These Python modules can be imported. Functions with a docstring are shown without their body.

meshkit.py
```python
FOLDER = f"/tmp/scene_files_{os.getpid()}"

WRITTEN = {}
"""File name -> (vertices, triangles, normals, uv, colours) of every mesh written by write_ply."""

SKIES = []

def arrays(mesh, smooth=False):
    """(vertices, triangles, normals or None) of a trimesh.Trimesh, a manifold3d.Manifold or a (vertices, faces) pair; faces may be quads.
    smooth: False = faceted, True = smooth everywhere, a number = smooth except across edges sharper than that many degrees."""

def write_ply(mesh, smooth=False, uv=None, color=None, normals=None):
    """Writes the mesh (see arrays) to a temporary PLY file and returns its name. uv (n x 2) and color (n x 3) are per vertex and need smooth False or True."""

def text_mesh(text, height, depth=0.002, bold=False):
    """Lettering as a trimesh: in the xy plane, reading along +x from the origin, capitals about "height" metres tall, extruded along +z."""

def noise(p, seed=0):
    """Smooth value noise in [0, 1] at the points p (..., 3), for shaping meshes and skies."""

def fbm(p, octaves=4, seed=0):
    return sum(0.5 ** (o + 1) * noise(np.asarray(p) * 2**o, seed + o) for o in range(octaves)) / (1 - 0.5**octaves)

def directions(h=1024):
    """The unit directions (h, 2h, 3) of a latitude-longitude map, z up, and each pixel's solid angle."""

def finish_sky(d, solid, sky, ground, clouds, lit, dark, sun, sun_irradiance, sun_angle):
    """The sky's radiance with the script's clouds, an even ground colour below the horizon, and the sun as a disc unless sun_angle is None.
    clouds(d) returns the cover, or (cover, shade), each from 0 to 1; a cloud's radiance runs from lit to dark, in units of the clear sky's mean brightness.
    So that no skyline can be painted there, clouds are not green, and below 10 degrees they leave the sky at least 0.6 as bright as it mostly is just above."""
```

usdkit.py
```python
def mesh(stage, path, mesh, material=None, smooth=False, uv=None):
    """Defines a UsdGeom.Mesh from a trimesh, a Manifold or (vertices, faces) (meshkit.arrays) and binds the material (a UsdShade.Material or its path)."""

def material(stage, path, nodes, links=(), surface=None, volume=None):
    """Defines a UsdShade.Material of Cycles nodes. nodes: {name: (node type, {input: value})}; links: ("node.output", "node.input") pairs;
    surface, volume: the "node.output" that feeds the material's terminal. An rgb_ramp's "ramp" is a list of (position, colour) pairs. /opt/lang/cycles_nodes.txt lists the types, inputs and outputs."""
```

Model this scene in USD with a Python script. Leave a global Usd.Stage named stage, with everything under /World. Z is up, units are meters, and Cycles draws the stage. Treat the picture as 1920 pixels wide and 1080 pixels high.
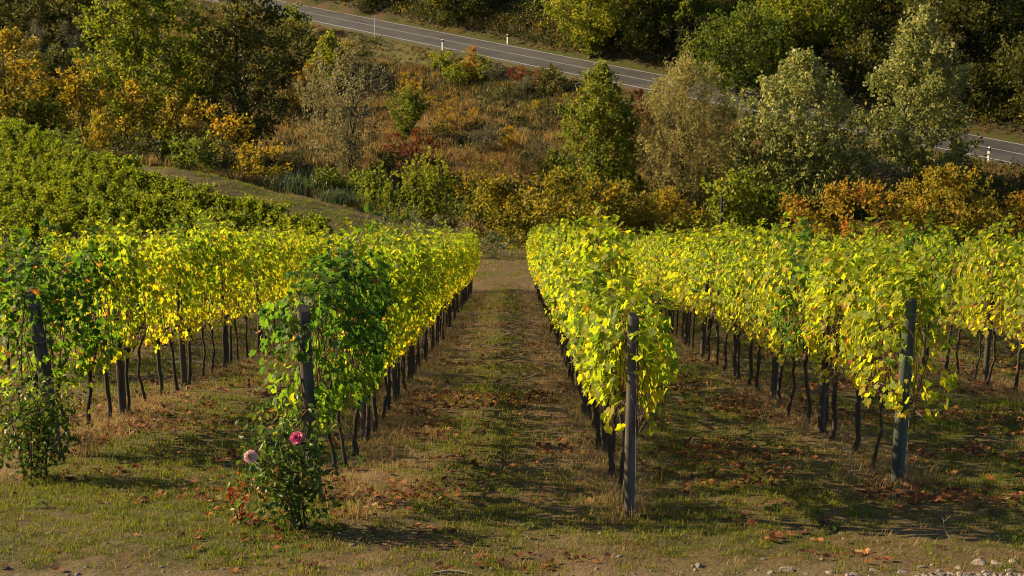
import math, random
import numpy as np, trimesh, usdkit, meshkit
from scipy.interpolate import RBFInterpolator, CubicSpline
from scipy.ndimage import map_coordinates
from pxr import Usd, UsdGeom, UsdLux, UsdShade, Sdf, Gf, Vt

stage = Usd.Stage.CreateInMemory()
UsdGeom.SetStageUpAxis(stage, 'Z')
UsdGeom.SetStageMetersPerUnit(stage, 1.0)
UsdGeom.Xform.Define(stage, '/World')
UsdGeom.Scope.Define(stage, '/World/Looks')
rad = math.radians

# ------------------------------------------------------------------ camera, sky, sun, exposure
PITCH, FPX, CZ = rad(15.0), 2800.0, 2.26
cam = UsdGeom.Camera.Define(stage, '/World/camera')
cam.AddTranslateOp().Set(Gf.Vec3d(0, 0, CZ))
cam.AddRotateXOp().Set(90 - math.degrees(PITCH))
cam.CreateHorizontalApertureAttr(36.0)
cam.CreateVerticalApertureAttr(20.25)
cam.CreateFocalLengthAttr(36.0 * FPX / 1920)
cam.CreateClippingRangeAttr(Gf.Vec2f(0.1, 5000))
cam.CreateExposureAttr(1.30)

SUN_EL, SUN_AZ = rad(25.0), math.atan2(-0.955, 0.297)      # low evening sun from the left, a little behind the scene
sun_dir = np.array([math.sin(SUN_AZ) * math.cos(SUN_EL), math.cos(SUN_AZ) * math.cos(SUN_EL), math.sin(SUN_EL)])
sky_m = usdkit.material(stage, '/World/Looks/sky', {
    's': ('sky_texture', {'sky_type': 'single_scattering', 'sun_disc': False, 'sun_elevation': SUN_EL, 'sun_rotation': SUN_AZ}),
    'b': ('background_shader', {'strength': 0.05})}, [('s.color', 'b.color')], surface='b.background')
dome = UsdLux.DomeLight.Define(stage, '/World/sky')
dome.GetPrim().SetCustomDataByKey('kind', 'structure')
UsdShade.MaterialBindingAPI.Apply(dome.GetPrim()).Bind(sky_m)
sun = UsdLux.DistantLight.Define(stage, '/World/sun')
sun.CreateNormalizeAttr(True); sun.CreateIntensityAttr(1.25); sun.CreateAngleAttr(0.5)
sun.CreateColorAttr(Gf.Vec3f(1.0, 0.765, 0.42))
sun.AddTransformOp().Set(Gf.Matrix4d().SetRotate(Gf.Rotation(Gf.Vec3d(0, 0, 1), Gf.Vec3d(*sun_dir))))

# ------------------------------------------------------------------ helpers: prims
def numbered(name, parent='/World'):
    p, k = f'{parent}/{name}', 0
    while stage.GetPrimAtPath(p):
        k += 1; p = f'{parent}/{name}_{k:03d}'
    return p
counter = {}
def fresh(name, parent='/World'):                          # as numbered(), without searching
    k = counter.get((parent, name), 0); counter[(parent, name)] = k + 1
    return f'{parent}/{name}' + (f'_{k:03d}' if k else '')
def tag(prim, label=None, cat=None, group=None, kind=None):
    for k, v in (('label', label), ('category', cat), ('group', group), ('kind', kind)):
        if v: prim.SetCustomDataByKey(k, v)
    return prim
def primvar(m, name, arr):
    UsdGeom.PrimvarsAPI(m).CreatePrimvar(name, Sdf.ValueTypeNames.FloatArray, 'vertex').Set(Vt.FloatArray.FromNumpy(np.asarray(arr, np.float32)))
def put(name, mesh, mat, parent='/World', smooth=False, tint=None):
    parent = str(parent.GetPath()) if hasattr(parent, 'GetPath') else parent
    m = usdkit.mesh(stage, fresh(name, parent), mesh, M[mat], smooth)
    if tint is not None: primvar(m, 'tint', tint)
    return m.GetPrim()
def place(xf, loc, rz=0.0, scale=None, rx=0.0, ry=0.0):
    xf.AddTranslateOp().Set(Gf.Vec3d(*map(float, loc)))
    if rz: xf.AddRotateZOp().Set(math.degrees(rz))
    if rx: xf.AddRotateXOp().Set(math.degrees(rx))
    if ry: xf.AddRotateYOp().Set(math.degrees(ry))
    if scale is not None: xf.AddScaleOp().Set(Gf.Vec3f(*map(float, np.broadcast_to(scale, 3))))
def thing(name, label, cat, loc=(0, 0, 0), rz=0.0, group=None, kind=None, scale=None, rx=0.0, ry=0.0):
    x = UsdGeom.Xform.Define(stage, fresh(name))
    place(x, loc, rz, scale, rx, ry)
    return tag(x.GetPrim(), label, cat, group, kind)
stage.CreateClassPrim('/World/Library')
def proto(name):
    return UsdGeom.Xform.Define(stage, fresh(name, '/World/Library')).GetPrim()
def copy(src, name, label, cat, loc, rz=0.0, group=None, scale=None, rx=0.0, ry=0.0):
    t = thing(name, label, cat, loc, rz, group, None, scale, rx, ry)
    t.GetReferences().AddInternalReference(src.GetPath()); t.SetInstanceable(True)
    return t
ORD = ['first', 'second', 'third', 'fourth', 'fifth', 'sixth', 'seventh', 'eighth', 'ninth', 'tenth', 'eleventh', 'twelfth', 'thirteenth', 'fourteenth', 'fifteenth', 'sixteenth', 'seventeenth', 'eighteenth', 'nineteenth', 'twentieth']

# ------------------------------------------------------------------ helpers: shapes
def unit(v):
    return v / np.maximum(np.linalg.norm(v, axis=-1, keepdims=True), 1e-9)
def tube(pts, radii, sides=6, cap=True):
    pts = np.asarray(pts, float); n = len(pts); radii = np.broadcast_to(radii, n)
    t = unit(np.gradient(pts, axis=0))
    ref = np.where(np.abs(t[:, 2:3]) > 0.9, [[1.0, 0, 0]], [[0, 0, 1.0]])
    if np.abs(t[:, 2]).max() > 0.6: ref = np.tile([[1.0, 0.13, 0]], (n, 1))
    u = unit(np.cross(t, ref)); w = np.cross(t, u)
    a = np.linspace(0, 2 * np.pi, sides, endpoint=False)
    v = (pts[:, None] + radii[:, None, None] * (np.cos(a)[None, :, None] * u[:, None] + np.sin(a)[None, :, None] * w[:, None])).reshape(-1, 3)
    f = []
    for i in range(n - 1):
        for j in range(sides):
            k = (j + 1) % sides
            f += [[i * sides + j, i * sides + k, (i + 1) * sides + k], [i * sides + j, (i + 1) * sides + k, (i + 1) * sides + j]]
    if cap:
        v = np.vstack([v, pts[-1:], pts[:1]]); e = len(v) - 2
        for j in range(sides):
            k = (j + 1) % sides
            f += [[(n - 1) * sides + j, (n - 1) * sides + k, e], [k, j, e + 1]]
    return v, np.array(f)
def join(parts):
    parts = [p for p in parts if len(p[0])]
    off = np.cumsum([0] + [len(p[0]) for p in parts])
    return np.vstack([p[0] for p in parts]), np.vstack([np.asarray(p[1]) + o for p, o in zip(parts, off)])
def leaves(c, nrm, dirs, L, W, fold=0.25):
    """Small folded leaf faces, two triangles each: centres c, normals nrm, lengthwise directions dirs."""
    n = len(c); nrm = unit(nrm); d = unit(dirs - (dirs * nrm).sum(1, keepdims=True) * nrm); s = np.cross(nrm, d)
    L = np.broadcast_to(L, n)[:, None]; W = np.broadcast_to(W, n)[:, None]
    v = np.stack([c - d * L / 2, c + s * W / 2 + nrm * W * fold, c + d * L / 2, c - s * W / 2 + nrm * W * fold], 1).reshape(-1, 3)
    b = np.arange(n)[:, None] * 4
    return v, np.concatenate([b + [[0, 1, 2]], b + [[0, 2, 3]]], 1).reshape(-1, 3)

# ------------------------------------------------------------------ materials
M = {}
def foliage(name, stops, trans=0.42, rough=0.5, spread=0.16, boost=1.7):
    tr = [(p, (min(c[0] * boost * 1.06, .85), min(c[1] * boost, .85), min(c[2] * boost * .7, .85))) for p, c in stops]
    M[name] = usdkit.material(stage, f'/World/Looks/{name}', {
        'a': ('attribute', {'attribute': 'tint'}), 'g': ('geometry', {}),
        'n': ('noise_texture', {'scale': 0.45, 'detail': 2.0}), 'k': ('math', {'math_type': 'multiply_add', 'value2': spread * 2, 'value3': -spread}),
        's': ('math', {'math_type': 'add'}),
        'r': ('rgb_ramp', {'ramp': stops}), 'q': ('rgb_ramp', {'ramp': tr}),
        'p': ('principled_bsdf', {'roughness': rough, 'specular_ior_level': 0.22}), 't': ('translucent_bsdf', {}), 'm': ('mix_closure', {'fac': trans})},
        [('g.position', 'n.vector'), ('n.fac', 'k.value1'), ('a.fac', 's.value1'), ('k.value', 's.value2'), ('s.value', 'r.fac'), ('s.value', 'q.fac'),
         ('r.color', 'p.base_color'), ('q.color', 't.color'), ('p.BSDF', 'm.closure1'), ('t.BSDF', 'm.closure2')], surface='m.closure')
def solid(name, c1, c2, scale=6.0, rough=0.85, bump=0.5, dist=0.02, stretch=(1, 1, 1), detail=5.0, spec=0.3):
    M[name] = usdkit.material(stage, f'/World/Looks/{name}', {
        'tc': ('texture_coordinate', {}), 'mp': ('mapping', {'scale': stretch}), 'n': ('noise_texture', {'scale': scale, 'detail': detail, 'roughness': 0.65}),
        'r': ('rgb_ramp', {'ramp': [(0.28, c1), (0.72, c2)]}), 'b': ('bump', {'strength': bump, 'distance': dist}),
        'p': ('principled_bsdf', {'roughness': rough, 'specular_ior_level': spec})},
        [('tc.object', 'mp.vector'), ('mp.vector', 'n.vector'), ('n.fac', 'r.fac'), ('r.color', 'p.base_color'), ('n.fac', 'b.height'), ('b.normal', 'p.normal')], surface='p.BSDF')
# grape leaves: dark green, through yellow green and yellow, to rust
foliage('vine_leaf', [(0, (.014, .040, .008)), (.28, (.042, .094, .008)), (.48, (.112, .168, .008)), (.62, (.195, .220, .008)), (.74, (.30, .268, .009)), (.85, (.38, .26, .014)), (.93, (.33, .14, .018)), (1, (.18, .05, .015))], trans=0.57, rough=0.5, spread=0.14, boost=2.6)
foliage('field_vine_leaf', [(0, (.034, .058, .006)), (.5, (.115, .155, .008)), (.85, (.21, .215, .010)), (1, (.27, .22, .02))], trans=0.5, boost=2.3)
foliage('rose_leaf', [(0, (.020, .050, .012)), (.5, (.065, .110, .016)), (.8, (.15, .17, .03)), (1, (.26, .09, .02))], trans=0.46, rough=0.4)
foliage('red_leaf', [(0, (.10, .02, .01)), (.5, (.22, .045, .015)), (1, (.32, .12, .02))], trans=0.4)
foliage('fallen_leaf', [(0, (.050, .020, .011)), (.35, (.115, .040, .016)), (.65, (.21, .075, .022)), (.85, (.30, .13, .04)), (1, (.34, .25, .13))], trans=0.25, rough=0.75, spread=0.1)
foliage('green_grass', [(0, (.030, .062, .006)), (.5, (.096, .125, .009)), (1, (.23, .195, .018))], trans=0.47)
foliage('dry_grass', [(0, (.12, .085, .035)), (.5, (.23, .165, .075)), (1, (.36, .27, .14))], trans=0.35, rough=0.7)
foliage('hill_grass', [(0, (.080, .048, .019)), (.4, (.175, .115, .046)), (.75, (.27, .195, .080)), (1, (.36, .28, .12))], trans=0.35, rough=0.75)
foliage('scrub_leaf', [(0, (.028, .030, .012)), (.5, (.055, .058, .018)), (1, (.11, .095, .03))], trans=0.3)
foliage('poplar_leaf', [(0, (.066, .088, .026)), (.5, (.155, .178, .054)), (.8, (.27, .275, .10)), (1, (.35, .345, .18))], trans=0.46, rough=0.4)
foliage('willow_leaf', [(0, (.085, .082, .030)), (.5, (.185, .170, .060)), (1, (.30, .27, .11))], trans=0.42)
foliage('elm_leaf', [(0, (.034, .056, .009)), (.5, (.095, .135, .015)), (1, (.20, .205, .028))], trans=0.46)
foliage('dark_leaf', [(0, (.024, .034, .008)), (.5, (.060, .070, .013)), (1, (.125, .118, .022))], trans=0.38)
foliage('olive_leaf', [(0, (.040, .044, .026)), (.5, (.080, .084, .052)), (1, (.14, .14, .09))], trans=0.25)
foliage('yellow_leaf', [(0, (.060, .060, .009)), (.4, (.16, .140, .012)), (.75, (.30, .220, .016)), (1, (.36, .18, .02))], trans=0.45)
foliage('grey_willow_leaf', [(0, (.07, .068, .035)), (.5, (.14, .132, .068)), (1, (.23, .21, .12))], trans=0.36)
foliage('gold_green_leaf', [(0, (.050, .058, .009)), (.5, (.155, .145, .014)), (.85, (.27, .21, .02)), (1, (.33, .20, .02))], trans=0.46)
foliage('orange_leaf', [(0, (.10, .085, .012)), (.45, (.22, .170, .016)), (.8, (.30, .19, .02)), (1, (.34, .12, .02))], trans=0.42)
foliage('lime_leaf', [(0, (.055, .085, .010)), (.5, (.145, .18, .014)), (1, (.30, .27, .02))], trans=0.46)
foliage('crimson_leaf', [(0, (.035, .012, .010)), (.5, (.10, .025, .015)), (1, (.20, .06, .02))], trans=0.35)
foliage('reed_leaf', [(0, (.022, .042, .022)), (.6, (.050, .080, .042)), (1, (.10, .125, .06))], trans=0.35)
foliage('weed_leaf', [(0, (.055, .075, .035)), (.5, (.11, .135, .065)), (1, (.20, .21, .12))], trans=0.3)
solid('vine_bark', (.014, .010, .008), (.075, .055, .038), scale=22, bump=0.9, dist=0.015, stretch=(1, 1, .25))
solid('shoot_bark', (.07, .03, .016), (.17, .085, .04), scale=40, bump=0.3)
solid('tree_bark', (.018, .015, .011), (.075, .060, .042), scale=5, bump=0.8, dist=0.04, stretch=(1, 1, .3))
solid('pale_bark', (.05, .042, .032), (.14, .12, .09), scale=4, bump=0.6, dist=0.03, stretch=(1, 1, .4))
solid('grey_post', (.026, .024, .021), (.11, .102, .088), scale=16, bump=0.7, dist=0.01, stretch=(1.6, 1.6, .12))
solid('green_post', (.020, .032, .028), (.070, .092, .080), scale=14, bump=0.6, dist=0.008, stretch=(1.6, 1.6, .10))
solid('stake_wood', (.022, .018, .015), (.085, .072, .058), scale=18, bump=0.6, dist=0.01, stretch=(1.6, 1.6, .15))
solid('wire_metal', (.16, .16, .155), (.30, .30, .29), scale=30, rough=0.45, bump=0.1)
solid('pale_stone', (.11, .088, .07), (.34, .30, .26), scale=14, bump=0.8, dist=0.02)
solid('grey_stone', (.08, .065, .05), (.20, .17, .14), scale=16, bump=0.8, dist=0.02)
solid('marker_white', (.46, .45, .43), (.60, .59, .56), scale=8, rough=0.5, bump=0.05)
solid('marker_black', (.02, .02, .02), (.035, .035, .035), scale=8, rough=0.5, bump=0.05)
solid('pole_wood', (.016, .014, .012), (.05, .042, .034), scale=8, bump=0.5, stretch=(1, 1, .1))
solid('road_paint', (.30, .30, .29), (.58, .58, .55), scale=2.2, rough=0.7, bump=0.1)
solid('twig_wood', (.15, .12, .09), (.30, .25, .19), scale=30, bump=0.3)
solid('dead_weed', (.12, .065, .045), (.24, .14, .10), scale=20, bump=0.2)
def petal(name, c1, c2):
    M[name] = usdkit.material(stage, f'/World/Looks/{name}', {
        'a': ('attribute', {'attribute': 'tint'}), 'r': ('rgb_ramp', {'ramp': [(0, c1), (1, c2)]}),
        'p': ('principled_bsdf', {'roughness': 0.5}), 't': ('translucent_bsdf', {}), 'm': ('mix_closure', {'fac': 0.35})},
        [('a.fac', 'r.fac'), ('r.color', 'p.base_color'), ('r.color', 't.color'), ('p.BSDF', 'm.closure1'), ('t.BSDF', 'm.closure2')], surface='m.closure')
petal('pink_petal', (.68, .06, .20), (.90, .27, .44))
petal('pale_petal', (.86, .42, .46), (.90, .68, .68))
petal('bud_petal', (.5, .03, .06), (.7, .08, .10))
M['asphalt'] = usdkit.material(stage, '/World/Looks/asphalt', {
    'g': ('geometry', {}), 'n': ('noise_texture', {'scale': 0.35, 'detail': 6.0, 'roughness': 0.6}), 'f': ('noise_texture', {'scale': 25.0, 'detail': 3.0}),
    'r': ('rgb_ramp', {'ramp': [(0.30, (.022, .022, .027)), (0.46, (.036, .035, .039)), (0.54, (.050, .047, .048)), (0.72, (.064, .058, .058))]}),
    'b': ('bump', {'strength': 0.3, 'distance': 0.01}), 'p': ('principled_bsdf', {'roughness': 0.8})},
    [('g.position', 'n.vector'), ('g.position', 'f.vector'), ('n.fac', 'r.fac'), ('r.color', 'p.base_color'), ('f.fac', 'b.height'), ('b.normal', 'p.normal')], surface='p.BSDF')
# the ground: soil, dry thatch, green turf and gravel mixed by what grows where (primvars), broken up by noise
M['ground'] = usdkit.material(stage, '/World/Looks/ground', {
    'g': ('geometry', {}),
    'ag': ('attribute', {'attribute': 'turf'}), 'ad': ('attribute', {'attribute': 'dry'}), 'as': ('attribute', {'attribute': 'stony'}), 'aw': ('attribute', {'attribute': 'wood'}),
    'n1': ('noise_texture', {'scale': 1.3, 'detail': 5.0, 'roughness': 0.65}), 'n2': ('noise_texture', {'scale': 7.0, 'detail': 5.0, 'roughness': 0.7}),
    'n3': ('noise_texture', {'scale': 45.0, 'detail': 4.0, 'roughness': 0.7}), 'v': ('voronoi_texture', {'scale': 26.0}),
    'soil': ('rgb_ramp', {'ramp': [(.3, (.045, .025, .013)), (.55, (.105, .060, .030)), (.75, (.19, .120, .062))]}),
    'turf': ('rgb_ramp', {'ramp': [(.3, (.024, .036, .006)), (.6, (.055, .068, .009)), (.8, (.12, .115, .018))]}),
    'thatch': ('rgb_ramp', {'ramp': [(.3, (.080, .055, .028)), (.55, (.155, .112, .058)), (.75, (.26, .20, .11))]}),
    'grav': ('rgb_ramp', {'ramp': [(.25, (.11, .085, .065)), (.5, (.22, .185, .15)), (.75, (.40, .36, .31))]}),
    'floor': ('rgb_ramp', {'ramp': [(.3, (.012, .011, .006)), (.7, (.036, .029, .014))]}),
    's1': ('math', {'math_type': 'multiply_add', 'value2': 1.6, 'value3': -0.8}), 'f1': ('math', {'math_type': 'add', 'use_clamp': True}),
    's2': ('math', {'math_type': 'multiply_add', 'value2': 1.6, 'value3': -0.8}), 'f2': ('math', {'math_type': 'add', 'use_clamp': True}),
    'm1': ('mix', {}), 'm2': ('mix', {}), 'm3': ('mix', {}), 'm4': ('mix', {}),
    'b1': ('bump', {'strength': 0.8, 'distance': 0.05}), 'b2': ('bump', {'strength': 0.7, 'distance': 0.012}),
    'p': ('principled_bsdf', {'roughness': 0.9, 'specular_ior_level': 0.2})},
    [('g.position', x + '.vector') for x in ('n1', 'n2', 'n3', 'v')] +
    [('n3.fac', 'soil.fac'), ('n3.fac', 'turf.fac'), ('n3.fac', 'thatch.fac'), ('n3.fac', 'grav.fac'), ('n2.fac', 'floor.fac'),
     ('n1.fac', 's1.value1'), ('s1.value', 'f1.value1'), ('ag.fac', 'f1.value2'), ('n2.fac', 's2.value1'), ('s2.value', 'f2.value1'), ('ad.fac', 'f2.value2'),
     ('soil.color', 'm1.color1'), ('turf.color', 'm1.color2'), ('f1.value', 'm1.fac'),
     ('m1.color', 'm2.color1'), ('thatch.color', 'm2.color2'), ('f2.value', 'm2.fac'),
     ('m2.color', 'm3.color1'), ('grav.color', 'm3.color2'), ('as.fac', 'm3.fac'),
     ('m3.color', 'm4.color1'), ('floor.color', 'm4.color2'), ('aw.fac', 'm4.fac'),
     ('m4.color', 'p.base_color'), ('n2.fac', 'b1.height'), ('n3.fac', 'b2.height'), ('b1.normal', 'b2.normal'), ('b2.normal', 'p.normal')], surface='p.BSDF')

# ------------------------------------------------------------------ the lie of the land
CT, ST = math.cos(PITCH), math.sin(PITCH)
TANF = math.tan(PITCH - math.atan(100 / FPX))             # fall of the vineyard slope
def pt(px, py, D):                                         # the point D metres ahead that is seen at a place of the photograph
    a, b = (px - 960) / FPX, (540 - py) / FPX
    return np.array([a * D, D * (CT + b * ST), CZ + D * (-ST + b * CT)])
def plane(y):
    return -TANF * y
road_px = np.array([(330, -30, 187), (480, -1, 170), (640, 43, 156.5), (940, 104, 138.5), (1230, 162, 124.5), (1500, 209, 115), (1760, 256, 108), (1900, 281, 104.5), (2080, 318, 100)], float)
road_c = np.array([pt(*p) for p in road_px])
u = np.arange(len(road_c))
first = road_c[0] + (road_c[0] - road_c[1]) * np.arange(4, 0, -1)[:, None] * 1.6
last = road_c[-1] + (road_c[-1] - road_c[-2]) * np.arange(1, 5)[:, None] * 1.6
road_all = np.vstack([first, road_c, last])
s = np.r_[0, np.cumsum(np.linalg.norm(np.diff(road_all, axis=0), axis=1))]
coef = np.polyfit(s, road_all, 4)                          # one smooth sweep
rs = np.arange(s[0], s[-1], 1.5)
road = np.stack([np.polyval(coef[:, k], rs) for k in range(3)], 1)
rt = unit(np.gradient(road, axis=0) * [1, 1, 0]); rn = np.stack([-rt[:, 1], rt[:, 0], 0 * rt[:, 0]], 1)
if rn[len(rn) // 2, 1] < 0: rn = -rn                       # towards the hill
def smooth01(x):
    x = np.clip(x, 0, 1); return x * x * (3 - 2 * x)

ctrl = []
for y in (30, 38, 46, 53):
    for x in (-60, -38, -22, -12, -4, 4, 12, 22, 38, 60):
        ctrl.append((x, y, plane(y) + (0.012 * (abs(x) - 14) if x < -14 else 0)))
for p in [(950, 497, 65), (700, 500, 65), (1250, 495, 65), (1650, 490, 64), (2000, 490, 63), (950, 470, 74), (1250, 478, 75), (1650, 470, 74), (2000, 470, 72),
          (1000, 452, 88), (1400, 450, 88), (1800, 440, 86), (2150, 430, 84),
          (900, 400, 98), (1100, 400, 98), (1300, 395, 96), (1600, 380, 94), (1900, 360, 92), (2200, 360, 90),
          (900, 330, 108), (1050, 320, 109), (750, 335, 109), (760, 240, 122), (900, 235, 122), (1030, 235, 119), (600, 255, 124), (760, 170, 134), (900, 170, 130), (600, 180, 138), (1250, 270, 112), (1600, 320, 101), (1800, 320, 98),
          # the neighbouring field and its grassy rim
          (-250, 470, 62), (0, 505, 62), (300, 503, 62), (560, 495, 63), (-250, 395, 73), (0, 390, 74), (300, 395, 73), (-250, 300, 86), (0, 300, 86),
          (-250, 235, 96), (0, 252, 90.5), (210, 277, 84.5), (330, 306, 80.5), (450, 346, 77.5), (560, 388, 74), (640, 420, 71.5), (720, 445, 70), (640, 470, 66),
          # the gully behind the rim
          (250, 330, 100), (420, 360, 97), (600, 400, 94), (760, 420, 92), (0, 300, 106), (-250, 290, 112), (250, 270, 113), (450, 290, 110),
          (100, 170, 132), (300, 180, 132), (-200, 170, 132), (90, 90, 152), (300, 100, 150), (-200, 80, 155), (430, 200, 130)]:
    ctrl.append(pt(*p))
for i in range(0, len(road), 8):
    for off, dz in ((-4.5, -0.05), (0, 0), (4.5, 0.02), (9, 2.2), (22, 9), (45, 20), (85, 36), (140, 52)):
        ctrl.append(road[i] + rn[i] * off + [0, 0, dz])
ctrl = np.array(ctrl)
rbf = RBFInterpolator(ctrl[:, :2], ctrl[:, 2], neighbors=40, kernel='linear', smoothing=0.3)
GX, GY = np.arange(-190, 191, 2.0), np.arange(24, 341, 2.0)
gg = np.stack(np.meshgrid(GX, GY, indexing='ij'), -1)
from scipy.ndimage import gaussian_filter
far_grid = gaussian_filter(rbf(gg.reshape(-1, 2)).reshape(gg.shape[:2]), 1.0)
rx_sorted = np.argsort(road[:, 0])
def road_dist(x, y):                                       # signed distance from the road's centre line, and its height there
    k = TREE.query(np.stack([x, y], -1).reshape(-1, 2))[1].reshape(np.shape(x))
    d = (x - road[k, 0]) * rn[k, 0] + (y - road[k, 1]) * rn[k, 1]
    t = (x - road[k, 0]) * rt[k, 0] + (y - road[k, 1]) * rt[k, 1]
    return d, road[k, 2] + t * road_slope[k]
from scipy.spatial import cKDTree
TREE = cKDTree(road[:, :2]); road_slope = np.gradient(road[:, 2], rs)
STONE_EDGE = lambda x: pt(1400, 1079, 9.3)[1] + (x - 1.5) * 0.10 + 0.06 * np.sin(x * 5.0)
def Z(x, y, fine=True):
    x, y = np.broadcast_arrays(np.asarray(x, float), np.asarray(y, float))
    if x.ndim == 0: return float(Z(x[None], y[None], fine)[0])
    far = map_coordinates(far_grid, [(x - GX[0]) / 2, (y - GY[0]) / 2], order=1, mode='nearest')
    w = smooth01((y - 42) / 14)
    z = plane(y) * (1 - w) + far * w
    z = z + np.where(x < -14, 0.012 * (np.abs(x) - 14), 0) * (1 - w)
    d, zr = road_dist(x, y)
    wr = 1 - smooth01((np.abs(d) - 4.1) / 3.0)
    z = z * (1 - wr) + (zr - 0.03) * wr
    if fine:
        p = np.stack([x, y, 0 * x], -1)
        z = z + (meshkit.fbm(p * 0.9, 3, 5) - .5) * 0.10 * (1 - wr) + (meshkit.fbm(p * 5, 2, 8) - .5) * 0.035 * (1 - wr)
        z = z + 0.10 * smooth01((STONE_EDGE(x) - y) / 0.25) * smooth01((x - 1.0) / 1.2)
        hill = smooth01((y - 62) / 15)
        if hill.max() > 0: z = z + hill * (1 - wr) * (meshkit.fbm(p * 0.22, 3, 11) - .5) * 1.1
    return z
def ground_at(px, D):                                      # the point of the ground D metres ahead, straight below a place of the photograph
    x = (px - 960) / FPX * D; y = D
    for _ in range(6):
        z = Z(x, y, False); y = (D + (z - CZ) * ST) / CT
    return np.array([x, y, float(Z(x, y))])
def to_pixel(P):
    d = np.asarray(P, float) - [0, 0, CZ]
    D = d[..., 1] * CT - d[..., 2] * ST
    return 960 + FPX * d[..., 0] / D, 540 - FPX * (d[..., 1] * ST + d[..., 2] * CT) / D, D

ROWS = {'L3': -8.15, 'L2': -4.72, 'L1': -1.53, 'R1': 0.93, 'R2': 3.44, 'R3': 6.95}
NEAR = {'L3': 18.5, 'L2': 14.1, 'L1': 11.9, 'R1': 10.85, 'R2': 12.43, 'R3': 14.5}
FAR_END = 55.5
rows_x = np.array(sorted(ROWS.values()))
def spread(lo, hi, bands):                                 # sorted grid lines, each band with its own step
    out = [lo]
    for end, step in bands:
        n = max(1, int(round((end - out[-1]) / step))); out += list(np.linspace(out[-1], end, n + 1)[1:])
    return np.array(out)
xs = spread(-190, 190, [(-60, 4), (-22, 1.3), (-11, .3), (11, .11), (22, .3), (60, 1.3), (190, 4)])
ys = spread(-6, 330, [(8.5, .8), (20, .10), (34, .2), (62, .35), (160, .9), (330, 4)])
X, Y = np.meshgrid(xs, ys, indexing='ij')
ZG = Z(X, Y)
nx, ny = X.shape
idx = np.arange(nx * ny).reshape(nx, ny)
faces = np.concatenate([np.stack([idx[:-1, :-1], idx[1:, :-1], idx[1:, 1:]], -1).reshape(-1, 3), np.stack([idx[:-1, :-1], idx[1:, 1:], idx[:-1, 1:]], -1).reshape(-1, 3)])
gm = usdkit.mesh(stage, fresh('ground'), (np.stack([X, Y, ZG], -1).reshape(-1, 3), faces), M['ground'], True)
tag(gm.GetPrim(), 'vineyard slope, gully and hillside of grass, soil and dry thatch', 'ground', kind='structure')
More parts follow.
